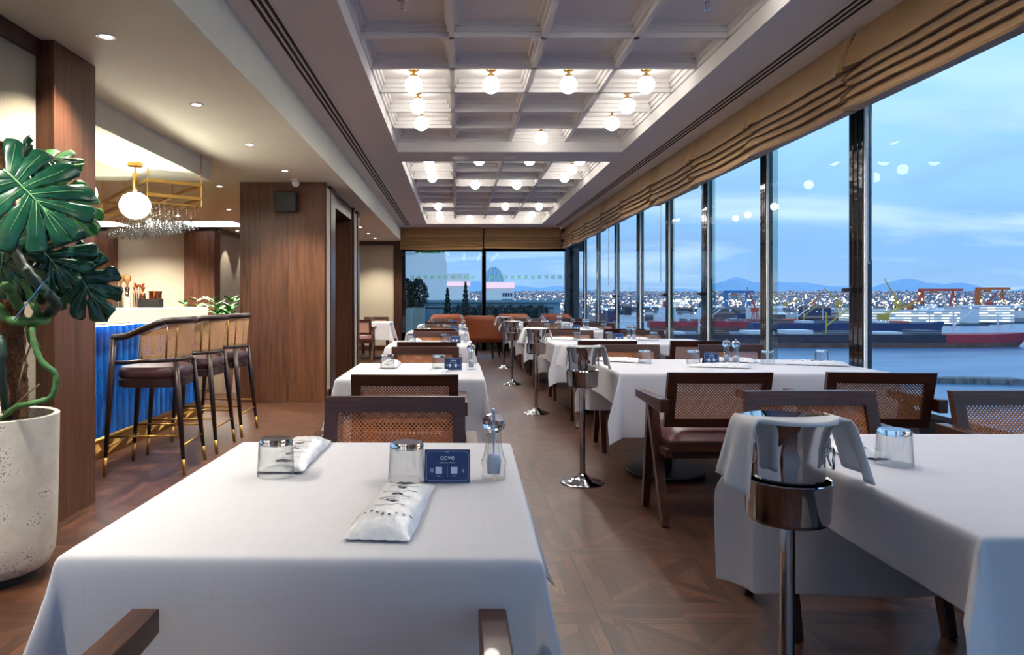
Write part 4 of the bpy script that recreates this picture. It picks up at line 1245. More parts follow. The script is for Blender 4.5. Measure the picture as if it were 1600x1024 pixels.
    # leafy pots by the core
    def leafy(x, y, seed, lab, pot_h=.55):
        r = random.Random(seed)
        t = thing('potted_plant', lab, 'plant', (x, y, 0))
        MB().lathe([(0, 0), (.13, 0), (.17, pot_h), (.155, pot_h), (.14, pot_h-.04), (0, pot_h-.04)], 28).build('pot', 'paper', t, smooth='auto')
        for k in range(11):
            a = r.uniform(0, 6.28); lean = r.uniform(.08, .32); h = r.uniform(.45, .72)
            pts = [Vector((math.cos(a)*lean*(s**1.6), math.sin(a)*lean*(s**1.6), pot_h-.05+h*s)) for s in [q_/8 for q_ in range(9)]]
            st = MB().tube(pts, [.007-.0006*q_ for q_ in range(9)], 6).build('stem', 'fern', t, smooth=True)
            lf = MB()
            for q_ in range(2, 9):
                for sd in (-1, 1):
                    p = pts[q_]; d = Vector((-math.sin(a)*sd + math.cos(a)*.3, math.cos(a)*sd + math.sin(a)*.3, .45)).normalized()
                    L = .14*r.uniform(.8, 1.15); n_ = d.cross(Vector((0, 0, 1))).normalized()*L*.26
                    up = Vector((0, 0, 1))*.006
                    lf.add([p, p+d*L*.45+n_, p+d*L, p+d*L*.45-n_, p+d*L*.45+up], [(0, 1, 4), (1, 2, 4), (2, 3, 4), (3, 0, 4)])
            lf.build('leaflets', 'fern', st)
        return t
    leafy(-3.06, 9.15, 2, 'bright green leafy plant in cream pot beside the wide wood pillar')
    leafy(-3.42, 9.5, 5, 'bright green leafy plant just past the end of the bar')

# ------------------------------------------------------------------ monstera
def leaf_mesh(mb, rib, base, d, nrm, L, Wd, nl=6, droop=.25, split=.42, curl=.12, seed=1, hole=True):
    """heart shaped blade cut into lobes that fan out from the midrib"""
    r = random.Random(seed)
    d = Vector(d).normalized(); nrm = Vector(nrm); sx = d.cross(nrm).normalized(); nrm = sx.cross(d).normalized()
    base = Vector(base); FM = 2.5
    sm = lambda u: u*u*(3-2*u)
    def R_(f):
        if f < 1.15: return .43*L + (Wd*.5-.43*L)*sm(f/1.15)
        return Wd*.5 + (-.15*Wd)*sm((f-1.15)/(FM-1.15))
    def pt(f, q, s, lift=0):
        t0 = .58*max(0, 1-f/FM)**.85
        rr = R_(f)*q
        x = s*rr*math.sin(f); y = t0*L + rr*math.cos(f)
        z = -droop*L*(abs(x)/(Wd*.5))**1.8*.5 - curl*L*max(0, y/L)**2 + .02*L*math.sin(q*7+f*9)*q + lift
        return base + d*y + sx*x + nrm*z
    Q = [0, .08, .14, .19, .24, .30, .36, .44, .52, .6, .7, .8, .9, .96, 1.0]
    cut = {}
    for s in (-1, 1):
        for k in range(nl):
            cut[s, k] = (split + r.uniform(-.06, .2), r.uniform(.05, .11))
        for k in range(nl):
            f0, f1 = FM*(k/nl)**.92, FM*((k+1)/nl)**.92
            ends = 1 - r.uniform(0, .05); nt = 9
            vs = []
            for q in Q:
                def g(e):
                    sp, g0 = e
                    v = g0*min(1, (q-sp)/.10+.2)*(1+.7*(q-sp)) if q >= sp else 0
                    if hole and .14 < q < .36 and sp < split+.12: v = max(v, .12*math.sin(PI*(q-.14)/.22))
                    if q > .9: v += (q-.9)*1.3
                    return min(.46, v)
                w = f1-f0
                a_ = f0 + w*g(cut[s, k]) if k > 0 else f0
                b_ = f1 - w*(g(cut[s, k+1]) if k < nl-1 else (max(0, q-.85)*.9))
                for j in range(nt):
                    u = j/(nt-1)
                    vs.append(pt(a_+(b_-a_)*u, q*ends, s, -.03*L*q*(2*u-1)**2 + .012*L*q))
            mb.add(vs, [(i*nt+j, (i+1)*nt+j, (i+1)*nt+j+1, i*nt+j+1) for i in range(len(Q)-1) for j in range(nt-1)])
    up = lambda p: p + nrm*.0022
    mid = [up(pt(FM*(1-t/8), 0, 1, .012*L*0)) for t in range(9)] + [up(pt(0, q, 1, .012*L*q-.03*L*q)) for q in (.3, .6, .9)]
    rib.tube(mid, [.0042*(1-i/14) for i in range(len(mid))], 6)
    for s in (-1, 1):
        for k in range(nl):
            f = FM*(((k+.5)/nl)**.92)
            rib.tube([up(pt(f, q, s, .012*L*q)) for q in (0, .2, .4, .6, .8)], [.0017, .0015, .0012, .0009, .0005], 4)

def monstera():
    O = Vector((-2.0, 3.05, 0))
    t = thing('potted_monstera', 'tall monstera on a moss pole in a pitted concrete pot by the left wall', 'plant', O)
    MB().lathe([(0, .03), (.17, .03), (.205, .05), (.228, .10), (.236, .2), (.245, .70), (.238, .705), (.222, .70), (.216, .62), (0, .62)], 64).build('pot', 'concrete', t, smooth='auto')
    MB().lathe([(0, 0), (.175, 0), (.175, .035), (0, .035)], 40).build('pot_foot', 'black_metal', t)
    MB().lathe([(0, .655), (.12, .66), (.219, .645), (.219, .62), (0, .62)], 40).build('soil', 'soil', t, smooth='auto')
    r = random.Random(9)
    pole = MB()
    def pf(i, j):
        z = .62 + (1.88-.62)*j/60; a = 2*PI*i/20
        rr = .045 + .007*math.sin(a*5+z*60) + r.uniform(-.005, .005)
        return (.085+.012*math.sin(z*2)-.05*(z-.62) + rr*math.cos(a), rr*math.sin(a), z)
    pole.grid(21, 61, pf)
    pole.lathe([(0, 1.885), (.05, 1.88), (.052, 1.87), (0, 1.86)], 16, c=(.025, 0, 0))
    for k in range(260):
        z = r.uniform(.65, 1.9); a = r.uniform(0, 6.28)
        c = Vector((.085+.012*math.sin(z*2)-.05*(z-.62), 0, z)); dd = Vector((math.cos(a), math.sin(a), r.uniform(-.5, .5)))
        pole.tube([c+dd*.04, c+dd*.055+Vector((0, 0, r.uniform(-.01, .01)))], .0011, 3, False)
    pole.build('moss_pole', 'moss', t, smooth=True)
    def L(px, py, Y): return W(px, py, Y)-O
    def stem(pts, rad, m='stem'):
        P_ = [L(*p) for p in pts]; Q = []
        for i in range(len(P_)-1):
            p0, p1, p2, p3 = P_[max(0, i-1)], P_[i], P_[i+1], P_[min(len(P_)-1, i+2)]
            for k in range(5):
                u = k/5
                Q.append(.5*((2*p1)+(p2-p0)*u+(2*p0-5*p1+4*p2-p3)*u*u+(3*p1-p0-3*p2+p3)*u**3))
        Q.append(P_[-1])
        rs = [rad*(1+.13*math.sin(i*1.9)) for i in range(len(Q))]
        return MB().tube(Q, rs, 10).build('stem', m, t, smooth=True)
    stem([(-6, 478, 2.92), (12, 498, 2.90), (34, 503, 2.90), (58, 503, 2.92), (72, 500, 3.0)], .020)
    stem([(22, 385, 2.95), (34, 412, 2.90), (52, 436, 2.88), (70, 455, 2.90), (84, 468, 2.92), (88, 480, 2.96), (72, 492, 3.02)], .022, 'stem_dark')
    stem([(50, 512, 2.90), (54, 540, 2.88), (66, 566, 2.88), (86, 584, 2.90), (86, 606, 2.90), (78, 622, 2.90), (52, 630, 2.88), (26, 636, 2.88), (4, 654, 2.95)], .012, 'stem')
    stem([(-8, 520, 2.95), (4, 540, 2.92), (2, 575, 2.92), (6, 620, 2.95), (12, 650, 3.0)], .017, 'stem_dark')
    stem([(38, 440, 3.0), (50, 470, 2.95), (58, 490, 2.95), (46, 520, 3.02), (58, 545, 3.05)], .016, 'stem')
    stem([(0, 455, 2.92), (12, 448, 2.90), (20, 462, 2.95), (30, 480, 3.0)], .022, 'stem')
    def roots(pts, rad):
        MB().tube([L(*p) for p in pts], rad, 6).build('aerial_root', 'root', t, smooth=True)
    roots([(44, 510, 2.9), (52, 525, 2.88), (44, 548, 2.88), (36, 570, 2.9)], .0035)
    roots([(40, 560, 2.9), (30, 600, 2.88), (24, 640, 2.95)], .004)
    roots([(62, 600, 2.9), (40, 618, 2.88), (16, 640, 2.9), (2, 645, 2.9)], .003)
    MB().tube([L(78, 432, 2.86), L(60, 452, 2.84), L(22, 500, 2.86)], .0022, 6).build('garden_tie', 'crane_blue', t)
    # leaves: base pixel, depth, midrib direction, facing, length, width, material
    leaves = [
        ((8, 266), 2.80, (.62, .08, -.62), (.28, -.80, .52), .37, .50, 'leaf', 6, .30, .42, 3),
        ((113, 408), 3.10, (.42, .02, -.80), (.10, -1, .22), .30, .31, 'leaf', 5, .12, .50, 5),
        ((14, 262), 2.95, (.25, .1, .75), (-.9, -.4, .3), .16, .22, 'leaf', 4, .5, .7, 7),
        ((30, 250), 3.05, (.9, .1, .10), (.1, -.5, .85), .24, .24, 'leaf', 5, .45, .45, 8),
        ((40, 262), 3.20, (.8, .25, .22), (.1, -.75, .65), .24, .30, 'leaf_bright', 5, .2, .5, 9),
        ((70, 290), 3.15, (.55, .2, -.55), (.35, -.8, .4), .30, .32, 'leaf_bright', 6, .25, .45, 10),
        ((10, 380), 2.98, (-.15, -.02, -.65), (.05, -.9, .3), .24, .40, 'leaf', 5, .25, .42, 11),
        ((52, 372), 3.02, (.5, .0, -.62), (.12, -.9, .35), .26, .40, 'leaf', 6, .22, .4, 12),
        ((88, 420), 3.18, (-.1, .1, -.9), (.15, -.95, .2), .20, .26, 'leaf', 5, .2, .42, 13),
        ((-8, 340), 3.0, (-.5, 0, -.5), (.1, -.9, .4), .3, .4, 'leaf', 6, .2, .4, 14),
    ]
    for (px, Y, d, n, Ln, Wd, m, nl, dr, sp, sd) in leaves:
        a, b = MB(), MB()
        p = L(px[0], px[1], Y)
        leaf_mesh(a, b, p, d, n, Ln, Wd, nl, dr, sp, .14, sd)
        lf = a.build('leaf', m, t, smooth=True, solid=.0012, fix=False)
        b.build('midrib', 'rib', lf, smooth=True)
    def petiole(a, b, c, rad=.006):
        P_ = [L(*a), L(*b), L(*c)]
        MB().tube([P_[0]*(1-u)**2 + P_[1]*2*u*(1-u) + P_[2]*u*u for u in [k/10 for k in range(11)]], rad, 8).build('petiole', 'rib', t, smooth=True)
    petiole((52, 470, 3.0), (72, 430, 3.0), (113, 408, 3.10))
    petiole((30, 360, 3.02), (-4, 300, 2.9), (8, 266, 2.80), .008)
    petiole((40, 330, 3.05), (60, 300, 3.05), (40, 262, 3.18))
    petiole((40, 420, 3.05), (30, 390, 3.0), (10, 380, 2.98))
    petiole((46, 430, 3.05), (50, 390, 3.03), (52, 372, 3.02))
# ------------------------------------------------------------------ the harbour outside
SEA = -28.8
def G(px, py, z):
    return P(px, py, z)
def outside():
    r = random.Random(12)
    struct(MB().box(-4000, 9000, 30, 1450, SEA-1, SEA).build('sea', 'sea'))
    struct(MB().box(-4000, 9000, -600, 30, SEA-1, SEA).build('sea', 'sea'))
    m = MB()
    m.hexa([(-4000, 1400, SEA-1), (9000, 1400, SEA-1), (9000, 9000, SEA-1), (-4000, 9000, SEA-1)],
           [(-4000, 1430, -27), (9000, 1430, -27), (9000, 9000, 110), (-4000, 9000, 110)])
    struct(m.build('ground', 'land'))
    # hills
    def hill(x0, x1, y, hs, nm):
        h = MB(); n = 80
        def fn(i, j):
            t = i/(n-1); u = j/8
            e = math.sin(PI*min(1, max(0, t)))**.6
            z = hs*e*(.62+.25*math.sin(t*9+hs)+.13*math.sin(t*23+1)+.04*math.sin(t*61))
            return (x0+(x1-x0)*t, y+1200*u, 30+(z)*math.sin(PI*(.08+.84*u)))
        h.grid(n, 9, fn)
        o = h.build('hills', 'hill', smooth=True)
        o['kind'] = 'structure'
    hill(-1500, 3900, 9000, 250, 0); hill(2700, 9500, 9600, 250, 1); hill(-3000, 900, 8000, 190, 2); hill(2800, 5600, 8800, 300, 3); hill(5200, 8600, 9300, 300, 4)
    # distant city, uncountable
    c = MB()
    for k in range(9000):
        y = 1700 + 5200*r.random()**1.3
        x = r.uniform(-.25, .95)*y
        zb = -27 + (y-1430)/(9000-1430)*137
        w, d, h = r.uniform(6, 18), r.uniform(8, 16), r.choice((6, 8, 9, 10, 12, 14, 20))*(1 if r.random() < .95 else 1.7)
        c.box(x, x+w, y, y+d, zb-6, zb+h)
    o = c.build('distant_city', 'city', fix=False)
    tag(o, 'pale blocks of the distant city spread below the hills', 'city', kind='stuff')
    # floodlights of the yards, uncountable
    l = MB()
    for k in range(620):
        y = 800 + 850*r.random()
        x = r.uniform(-.1, .85)*y; zb = SEA if y < 1430 else -27+(y-1430)*.018
        if y < 1380: zb = -27
        s = r.choice((.5, .6, .8, 1.0, 1.5))*y/1000
        l.lathe([(0, -s), (s, 0), (0, s)], 6, (x, y, zb+r.uniform(8, 30)))
    o = l.build('harbour_lights', 'flood', fix=False); tag(o, 'bright white floodlights scattered over the harbour yards', 'lights', kind='stuff')
    l = MB()
    for k in range(170):
        y = 850 + 800*r.random(); x = r.uniform(-.1, .85)*y
        s = r.choice((.7, .9, 1.2, 1.8))*y/1000
        l.lathe([(0, -s), (s, 0), (0, s)], 6, (x, y, -20+r.uniform(4, 30)))
    o = l.build('harbour_lights', 'flood_orange', fix=False); tag(o, 'orange sodium lamps scattered over the harbour yards', 'lights', kind='stuff')
    # quays jutting toward the viewer
    q = MB(); q.box(180, 620, 820, 1440, SEA-1, -26.5); q.box(640, 1100, 900, 1440, SEA-1, -26.5); q.box(-60, 150, 1000, 1440, SEA-1, -26.5)
    struct(q.build('quay_ground', 'land'))
    # sheds
    cols = ['white_paint', 'hull_navy', 'land', 'land', 'white_paint', 'hull_dark', 'white_paint']
    spots = [(yy, xx) for yy in range(840, 1420, 48) for xx in range(190, 1090, 56) if .2*yy < xx < .8*yy and (xx < 580 or (xx > 640 and yy > 900))]
    r.shuffle(spots)
    spots = [p for p in spots if not (800 < p[0] < 930 and p[1] > 430) and not (p[0] > 1240 and 310 < p[1] < 470)
             and not (abs(p[1]-715) < 60 and p[0] < 1000) and not (abs(p[1]-330) < 60 and p[0] < 900) and not (abs(p[1]-560) < 50 and p[0] < 960)]
    for yy, xx in spots[:95]:
        y, x = yy + r.uniform(0, 14), xx + r.uniform(0, 10)
        w, d, h = r.uniform(14, 42), r.uniform(12, 30), r.uniform(5, 17)
        m = MB(); m.box(0, w, 0, d, 0, h)
        o = m.build('harbour_shed', r.choice(cols), loc=(x, y, -26.5))
        m2 = MB(); m2.add([(-.5, -.5, h), (w+.5, -.5, h), (w+.5, d+.5, h), (-.5, d+.5, h), (-.5, d/2, h+3), (w+.5, d/2, h+3)], [(0, 1, 5, 4), (2, 3, 4, 5), (0, 4, 3), (1, 2, 5), (3, 2, 1, 0)])
        m2.build('roof', r.choice(('land', 'white_paint', 'hull_rust')), o)
        tag(o, 'low shed in the crowded harbour yard across the water', 'shed', 'harbour sheds')
    # lit terminal and white blocks
    a, b = G(1362, 507, -26.5), G(1502, 507, -26.5)
    Y = 770
    def box_at(px0, px1, py0, py1, Y, depth, m, nm, lab, cat):
        p, q_ = W(px0, py1, Y), W(px1, py0, Y)
        z0 = min(p.z, -26.5)
        o = MB().box(0, q_.x-p.x, 0, depth, 0, q_.z-z0).build(nm, m, loc=(p.x, Y, z0))
        rf = MB().box(-1, q_.x-p.x+1, -1, depth+1, q_.z-z0, q_.z-z0+1.2).build('roof_edge', 'white_paint', o)
        return tag(o, lab, cat)
    box_at(1340, 1500, 487, 509, 830, 40, 'terminal', 'terminal_building', 'long brightly lit white terminal building across the water', 'building')
    box_at(1532, 1585, 479, 502, 860, 40, 'terminal', 'warehouse', 'tall white lit warehouse right of the terminal', 'building')
    box_at(1502, 1530, 481, 505, 860, 30, 'white_paint', 'warehouse', 'small white warehouse between terminal and tall warehouse', 'building')
    box_at(1040, 1075, 468, 486, 1300, 40, 'terminal', 'warehouse', 'lit white warehouse seen in the third far window', 'building')
    # ships
    def ship(x0, x1, Y, top, bow, m, lab, beam=24, house=None, masts=0, red_from=None):
        t = thing('cargo_ship', lab, 'ship', (x0, Y, SEA))
        Ln = x1-x0
        def hull(z0, z1, nm, mm, xa=0, xb=Ln, fl=.0):
            mb = MB(); n = 26
            def sec(x, z):
                e = 1
                d = (Ln-x)/ (Ln*.12)
                if bow and d < 1: e = max(.02, d)**.6
                d2 = x/(Ln*.06)
                if d2 < 1: e *= .55+.45*max(0, d2)**.5
                return beam/2*e*(1-.0*z)
            vs, fs = [], []
            for i in range(n+1):
                for z in (z0, z1):
                    x = xa + (xb-xa)*i/n
                    xx = x + (bow*(z/top)*Ln*.03*max(0, (x/Ln-.85)/.15) if bow else 0)
                    h = sec(x, z)
                    zz = z + (top*.12*max(0, (x/Ln-.88)/.12)**1.5 if z == top else 0)
                    vs += [(xx, -h, zz), (xx, h, zz)]
            for i in range(n):
                o = i*4; p = o+4
                fs += [(o, p, p+2, o+2), (p+1, o+1, o+3, p+3), (o+2, p+2, p+3, o+3), (p, o, o+1, p+1)]
            fs += [(0, 2, 3, 1), (n*4+1, n*4+3, n*4+2, n*4)]
            mb.add(vs, fs); return mb.build(nm, mm, t)
        hull(-.6, top*.38, 'waterline', 'hull_rust')
        hull(top*.38, top, 'hull', m, 0, Ln if not red_from else Ln*red_from)
        if red_from: hull(top*.38, top, 'bow', 'hull_red', Ln*red_from, Ln)
        if house:
            hx, hw, hh = house
            h = MB(); 
            for k in range(3): h.box(hx+k*1.5, hx+hw-k*1.5, -beam*.38+k, beam*.38-k, top+hh*k/3, top+hh*(k+1)/3)
            h.build('deckhouse', 'white_paint', t)
            MB().box(hx+hw*.3, hx+hw*.5, -3, 3, top+hh, top+hh*1.4).build('funnel', m, t)
        rr = random.Random(int(x0))
        for k in range(7):
            u = Ln*(.18+.1*k) + rr.uniform(-2, 2)
            MB().box(u-Ln*.03, u+Ln*.03, -beam*.28, beam*.28, top, top+rr.uniform(1.2, 2.6)).build('hatch', rr.choice(('hull_rust', 'white_paint', 'land', 'crane_red')), t)
        MB().tube([(Ln*.04, -beam*.44, top+1.1), (Ln*.86, -beam*.46, top+1.1)], .12, 5).build('bulwark_rail', 'white_paint', t)
        MB().tube([(Ln*.955, 0, top), (Ln*.955, 0, top+13)], .35, 6).bar((Ln*.955-2.5, 0, top+9), (Ln*.955+2.5, 0, top+9), .4, .4).build('foremast', 'white_paint', t)
        for k in range(masts):
            x = Ln*(.25+.6*k/max(1, masts-1))
            MB().tube([(x, 0, top), (x, 0, top+14)], .5, 6).bar((x, 0, top+5), (x+14, 0, top+16), .7, .7).build('deck_crane', 'crane_yellow' if k % 2 else 'white_paint', t)
        return t
    ship(88, 362, 455, 8.2, 1, 'hull_dark', 'long dark cargo ship with a red bow, nearest in the right window', 26, (14, 20, 12), 3, .80)
    ship(250, 410, 600, 10.5, 1, 'hull_navy', 'navy hulled ship moored behind the long dark ship', 24, None, 1)
    ship(190, 372, 700, 9, 1, 'hull_red', 'red hulled ship seen in the window left of the tall dark post', 26, (10, 18, 14), 2)
    ship(600, 690, 700, 9, 0, 'hull_red', 'red ship at the right edge of the window view', 20, (50, 16, 12), 1)
    ship(250, 330, 760, 8, 1, 'hull_dark', 'small dark ship at the quay behind the red one', 18, (8, 14, 14), 1)
    # gantry cranes
    def gantry(px0, px1, py_top, Y, m, lab, py_base=489, cab=True):
        p0, p1 = W(px0, py_base, Y), W(px1, py_base, Y); zt = W(px0, py_top, Y).z
        t = thing('gantry_crane', lab, 'crane', (p0.x, Y, -27))
        H, S = zt+27, p1.x-p0.x
        b = MB().box(-.06*S, S*1.3, -3, -1, H-5.5, H-.5).box(-.06*S, S*1.3, 4, 6, H-5.5, H-.5)
        for k in range(12): b.bar((S*1.28*k/12, -2, H-5 if k % 2 else H-1), (S*1.28*(k+1)/12, -2, H-1 if k % 2 else H-5), .8, .8)
        b.build('main_girder', m, t)
        MB().box(-3, 3, -4, 7, 0, H-5).build('rigid_leg', m, t)
        MB().bar((S-9, 0, 0), (S, 0, H-5), 2.4, 2.4).bar((S+9, 0, 0), (S, 0, H-5), 2.4, 2.4).build('hinged_leg', m, t)
        if cab: MB().box(S*.28, S*.5, -2, 5, H-10, H-6).build('trolley', 'crane_orange', t)
        return t
    gantry(1440, 1489, 451, 1500, 'crane_red', 'red gantry crane, left of the two in the right window')
    gantry(1529, 1566, 449, 1500, 'crane_orange', 'orange gantry crane, right of the two in the right window')
    gantry(1134, 1167, 454, 1500, 'crane_blue', 'blue gantry crane with orange trolley beyond the second dark post', 497)
    # slewing cranes
    def slew(px, py_b, Y, h, jib, ang, m, lab, dirx=1):
        p = W(px, py_b, Y)
        t = thing('harbour_crane', lab, 'crane', (p.x, Y, -26.5))
        mb = MB()
        for sx in (-2, 2):
            for sy in (-2, 2): mb.bar((sx*1.8, sy*1.8, 0), (sx, sy, h), .8, .8)
        for k in range(5):
            z = h*k/5; mb.bar((-2.6, -2.6, z), (2.2, -2.2, z+h/5), .5, .5)
        mb.build('tower', m, t)
        MB().box(-4, 4, -3, 3, h, h+5).build('cab', m, t)
        j = MB(); e = Vector((dirx*jib*math.cos(ang), 0, h+4+jib*math.sin(ang)))
        j.bar((0, -1, h+4), e, .7, .7).bar((0, 1, h+4), e, .7, .7).bar((0, 0, h+6.5), e, .6, .6)
        for k in range(8):
            u, v = k/8, (k+1)/8
            j.bar(Vector((0, 0, h+4)).lerp(e, u), Vector((0, 0, h+6.5)).lerp(e, v), .4, .4)
        j.build('jib', m, t)
    slew(1402, 487, 900, 22, 34, 1.05, 'crane_yellow', 'yellow harbour crane with raised jib above the terminal', -1)
    slew(1418, 488, 1000, 16, 26, .5, 'crane_orange', 'orange harbour crane beside the yellow one', 1)
    slew(1380, 510, 640, 10, 40, .35, 'crane_yellow', 'yellow crane boom reaching up behind the long dark ship', 1)
    slew(1180, 500, 800, 14, 26, 1.2, 'crane_red', 'red lattice crane standing before the blue gantry', -1)
    slew(1310, 492, 1000, 20, 30, .8, 'crane_yellow', 'yellow crane left of the tall dark post', -1)
    slew(1270, 490, 1200, 18, 34, .9, 'crane_orange', 'orange crane in the middle of the yard lights', 1)
    slew(1225, 492, 1100, 16, 30, .3, 'crane_yellow', 'low yellow crane boom among the yard lights', 1)
    slew(1545, 487, 950, 20, 24, .9, 'crane_red', 'red crane between white warehouse and orange gantry', 1)
    # breakwater
    m = MB(); rr = random.Random(3)
    for k in range(160):
        x = 150 + 190*k/160
        y = 262 - .22*(x-150); s = rr.uniform(1.2, 2.6)
        m.box(x-s, x+s, y-s*1.4, y+s*1.4, SEA-.5, SEA+s*.8)
    m.box(150, 340, 226, 262, SEA-1, SEA+.2) if False else None
    o = m.build('breakwater', 'stone', fix=False); tag(o, 'grey stone breakwater in the water below the near window', 'breakwater')
    # terrace beyond the end windows
    struct(MB().box(-6, 4, 17.05, 24, -.25, -.05).build('terrace_floor', 'terrace_tile'))
    o = MB().box(-1.25, 3.4, 23.2, 23.5, -.05, 1.12).box(-1.3, 3.45, 23.1, 23.6, 1.12, 1.2).hexa([(-1.55, 19.5, -.05), (-1.3, 19.5, -.05), (-1.0, 23.2, -.05), (-1.25, 23.2, -.05)], [(-1.55, 19.5, .5), (-1.3, 19.5, .5), (-1.0, 23.2, 1.12), (-1.25, 23.2, 1.12)]).build('terrace_parapet', 'terrace_teal')
    struct(o)
    def bush(mb, c, rx, ry, rz, n, s, seed):
        q = random.Random(seed)
        for k in range(n):
            a, z = q.uniform(0, 6.28), q.uniform(-1, 1); rr = math.sqrt(1-z*z)*q.uniform(.6, 1)
            p = Vector((c[0]+rx*rr*math.cos(a), c[1]+ry*rr*math.sin(a), c[2]+rz*z))
            d = Vector((q.gauss(0, 1), q.gauss(0, 1), q.gauss(0, 1))).normalized(); e = d.cross(Vector((q.gauss(0, 1), q.gauss(0, 1), q.gauss(0, 1)))).normalized()
            mb.add([p, p+d*s*.5+e*s*.25, p+d*s, p+d*s*.5-e*s*.25], [(0, 1, 2), (0, 2, 3)])
    for x, y, lab in ((-1.32, 18.0, 'tall pale planter with a dark shrub, left on the terrace'), (-1.02, 18.5, 'tall pale planter with a dark shrub, right one on the terrace')):
        t = thing('terrace_planter', lab, 'planter', (x, y, -.05), 0, 'terrace planters')
        MB().box(-.17, .17, -.17, .17, 0, 1.05).build('planter_box', 'terrace_teal', t, bevel=.01)
        b = MB(); bush(b, (0, 0, 1.4), .26, .24, .38, 1500, .08, int(x*100)); b.build('foliage', 'shrub', t, fix=False)
    for x, y, h, lab in ((-.30, 22.2, 1.62, 'small conifer on the terrace, left of the two'), (.27, 22.2, 1.82, 'small conifer on the terrace, right of the two')):
        t = thing('conifer', lab, 'tree', (x, y, -.05), 0, 'terrace conifers')
        MB().tube([(0, 0, 0), (0, 0, h)], [.03, .008], 8).build('trunk', 'moss', t)
        b = MB(); q = random.Random(int(h*100))
        for k in range(1300):
            z = .35+(h-.35)*q.random()**1.1; rr = (.23*(1-z/h)+.03)*(.6+.4*((z*7) % 1)); a = q.uniform(0, 6.28)
            p = Vector((0, 0, z)); d = Vector((math.cos(a), math.sin(a), -.15)); e = Vector((-math.sin(a), math.cos(a), 0))
            b.add([p+d*rr*.3, p+d*rr+e*.02, p+d*rr*1.2+Vector((0, 0, .03)), p+d*rr-e*.02], [(0, 1, 2), (0, 2, 3)])
        b.build('needles', 'conifer', t, fix=False)
    b = MB()
    for k in range(9): bush(b, (.1+.33*k, 22.93, .68), .28, .14, .32, 420, .09, 50+k)
    o = b.build('hedge', 'conifer', fix=False); tag(o, 'low clipped hedge along the terrace parapet', 'hedge')
    f = MB()
    for k in range(60): f.box(-1.1+.068*k, -1.09+.068*k, 21.5, 21.51, -.05, .95)
    f.box(-1.1, 2.95, 21.49, 21.52, .93, .97).box(-1.1, 2.95, 21.49, 21.52, .05, .08)
    o = f.build('terrace_railing', 'black_metal'); tag(o, 'thin black railing in front of the terrace hedge', 'railing')
    t = thing('roof_building', 'plain white stair building left beyond the terrace', 'building', (-4.4, 30, -29))
    MB().box(-4, 3.85, 0, 8, 0, 32.2).build('wall', 'render_white', t); MB().box(-4.1, 2.6, -.1, 8, 32.2, 32.6).build('parapet', 'render_white', t)
    b = MB(); bush(b, (3.2, .8, 32.5), .7, .5, .3, 500, .22, 77); b.build('roof_plants', 'fern', t, fix=False)
    t = thing('roof_building', 'low white building with pink lit fascia beyond the terrace', 'building', (-.6, 45, -29))
    MB().box(-1.45, 1.4, 0, 8, 0, 31.9).build('wall', 'render_white', t)
    MB().box(-1.5, 1.45, -.08, 0, 31.1, 31.35).build('lit_fascia', 'pink_sign', t)
    t = thing('roof_building', 'white tower block with pink band beside the dome', 'building', (3.5, 60, -29))
    MB().box(-1.1, 1.35, 0, 8, 0, 31.75).build('wall', 'render_white', t); MB().box(-1.15, 1.4, -.08, 0, 31.2, 31.7).build('lit_fascia', 'pink_sign', t)
    w = MB()
    for k in range(4):
        for q_ in range(10): w.box(.4+.22*k, .55+.22*k, -.04, 0, 26+q_*.5, 26.3+q_*.5)
    w.build('windows', 'hull_navy', t)
    t = thing('glass_dome', 'ribbed glass dome rising behind the end window', 'dome', (3.45, 66, 0))
    MB().lathe([(1.05*math.cos(a), 2.2+2.1*math.sin(a)) for a in [PI/2*k/8 for k in range(9)]], 24).build('glazing', 'teal_glass', t, smooth=True)
    d = MB()
    for k in range(12):
        a = 2*PI*k/12
        d.tube([(1.06*math.cos(b_)*math.cos(a), 1.06*math.cos(b_)*math.sin(a), 2.2+2.12*math.sin(b_)) for b_ in [PI/2*q_/8 for q_ in range(9)]], .035, 5)
    d.build('ribs', 'white_paint', t)
    MB().lathe([(0, -31), (1.1, -31), (1.1, 2.2), (0, 2.2)], 24).build('drum', 'render_white', t)

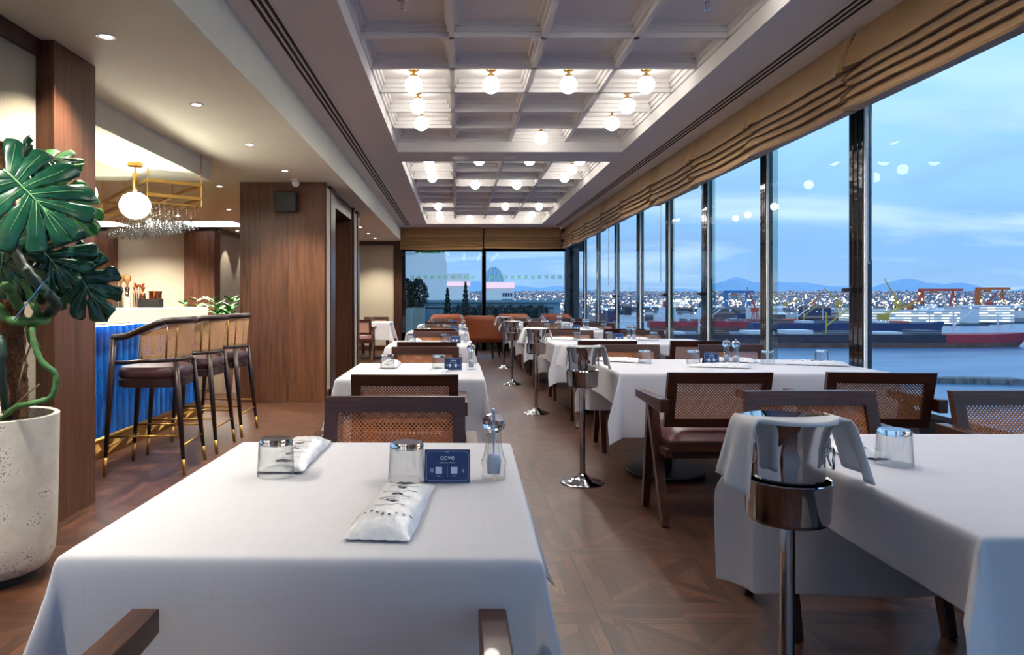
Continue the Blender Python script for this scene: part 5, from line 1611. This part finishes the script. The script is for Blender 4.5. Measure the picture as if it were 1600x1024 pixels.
# ------------------------------------------------------------------ sky, camera, portals
def world():
    w = bpy.data.worlds.new('dusk_sky'); SC.world = w; w.use_nodes = True
    nt = w.node_tree; bg = nt.nodes['Background']
    x, y, z = coords(nt, 'Generated')
    zz = z.max(0)
    base = ramp(nt, zz, [(0, rgb(136, 172, 212)), (.06, rgb(124, 170, 218)), (.2, rgb(146, 194, 242)), (.5, rgb(164, 208, 252)), (1, rgb(140, 190, 250))])
    d = zz + .12
    n = noise(nt, comb(nt, x/d*.7, y/d*.45, 0), 1.4, 6, .55, .6)
    c = mixc(nt, ((n-.48)*2.4).max(0).min(.38), base, rgb(122, 160, 206))
    n2 = noise(nt, comb(nt, x/d*.5+9, y/d*.8+4, 2), 1.1, 5, .5, .5)
    c = mixc(nt, ((n2-.5)*2.5).max(0).min(.5), c, rgb(214, 234, 255))
    nt.links.new(c, bg.inputs['Color']); bg.inputs['Strength'].default_value = SKY
SKY = 1.28
def camera():
    cd = bpy.data.cameras.new('camera'); cam = bpy.data.objects.new('camera', cd); C.objects.link(cam)
    cam.location = (0, 0, CAMZ); cam.rotation_euler = (PI/2, 0, 0)
    cd.sensor_fit = 'HORIZONTAL'; cd.sensor_width = 36; cd.lens = 36*FOC/1600
    cd.shift_x = (800-VPX)/1600; cd.shift_y = -(512-VPY)/1600
    cd.clip_end = 30000; cd.clip_start = .05
    SC.camera = cam
def portal(loc, rot, sx, sy):
    l = bpy.data.lights.new('window_portal', 'AREA'); l.shape = 'RECTANGLE'; l.size = sx; l.size_y = sy
    l.cycles.is_portal = True
    o = bpy.data.objects.new('window_portal', l); C.objects.link(o); o.location = loc; o.rotation_euler = rot

def main():
    mats(); shell(); windows(); blinds(); fittings(); dining(); bar(); monstera(); outside(); world(); camera()
    portal((3.06, 7.3, 1.5), (0, PI/2, 0), 1.95, 19)
    portal((.75, YE+.16, 1.4), (-PI/2, 0, 0), 4.1, 1.95)
    portal((.4, YB-.16, 1.5), (PI/2, 0, 0), 5.2, 2)
    vs = SC.view_settings; SC.display_settings.display_device = 'sRGB'
    vs.view_transform = 'Standard'; vs.look = 'None'; vs.gamma = 1; vs.use_curve_mapping = False; vs.exposure = EXPO
    cy = SC.cycles
    cy.use_denoising = True
    try: cy.denoiser = 'OPENIMAGEDENOISE'
    except Exception: pass
    cy.max_bounces = 10; cy.diffuse_bounces = 5; cy.glossy_bounces = 5; cy.transmission_bounces = 10; cy.transparent_max_bounces = 32
    cy.sample_clamp_indirect = 6; cy.caustics_reflective = False; cy.caustics_refractive = False
EXPO = 0.25
main()
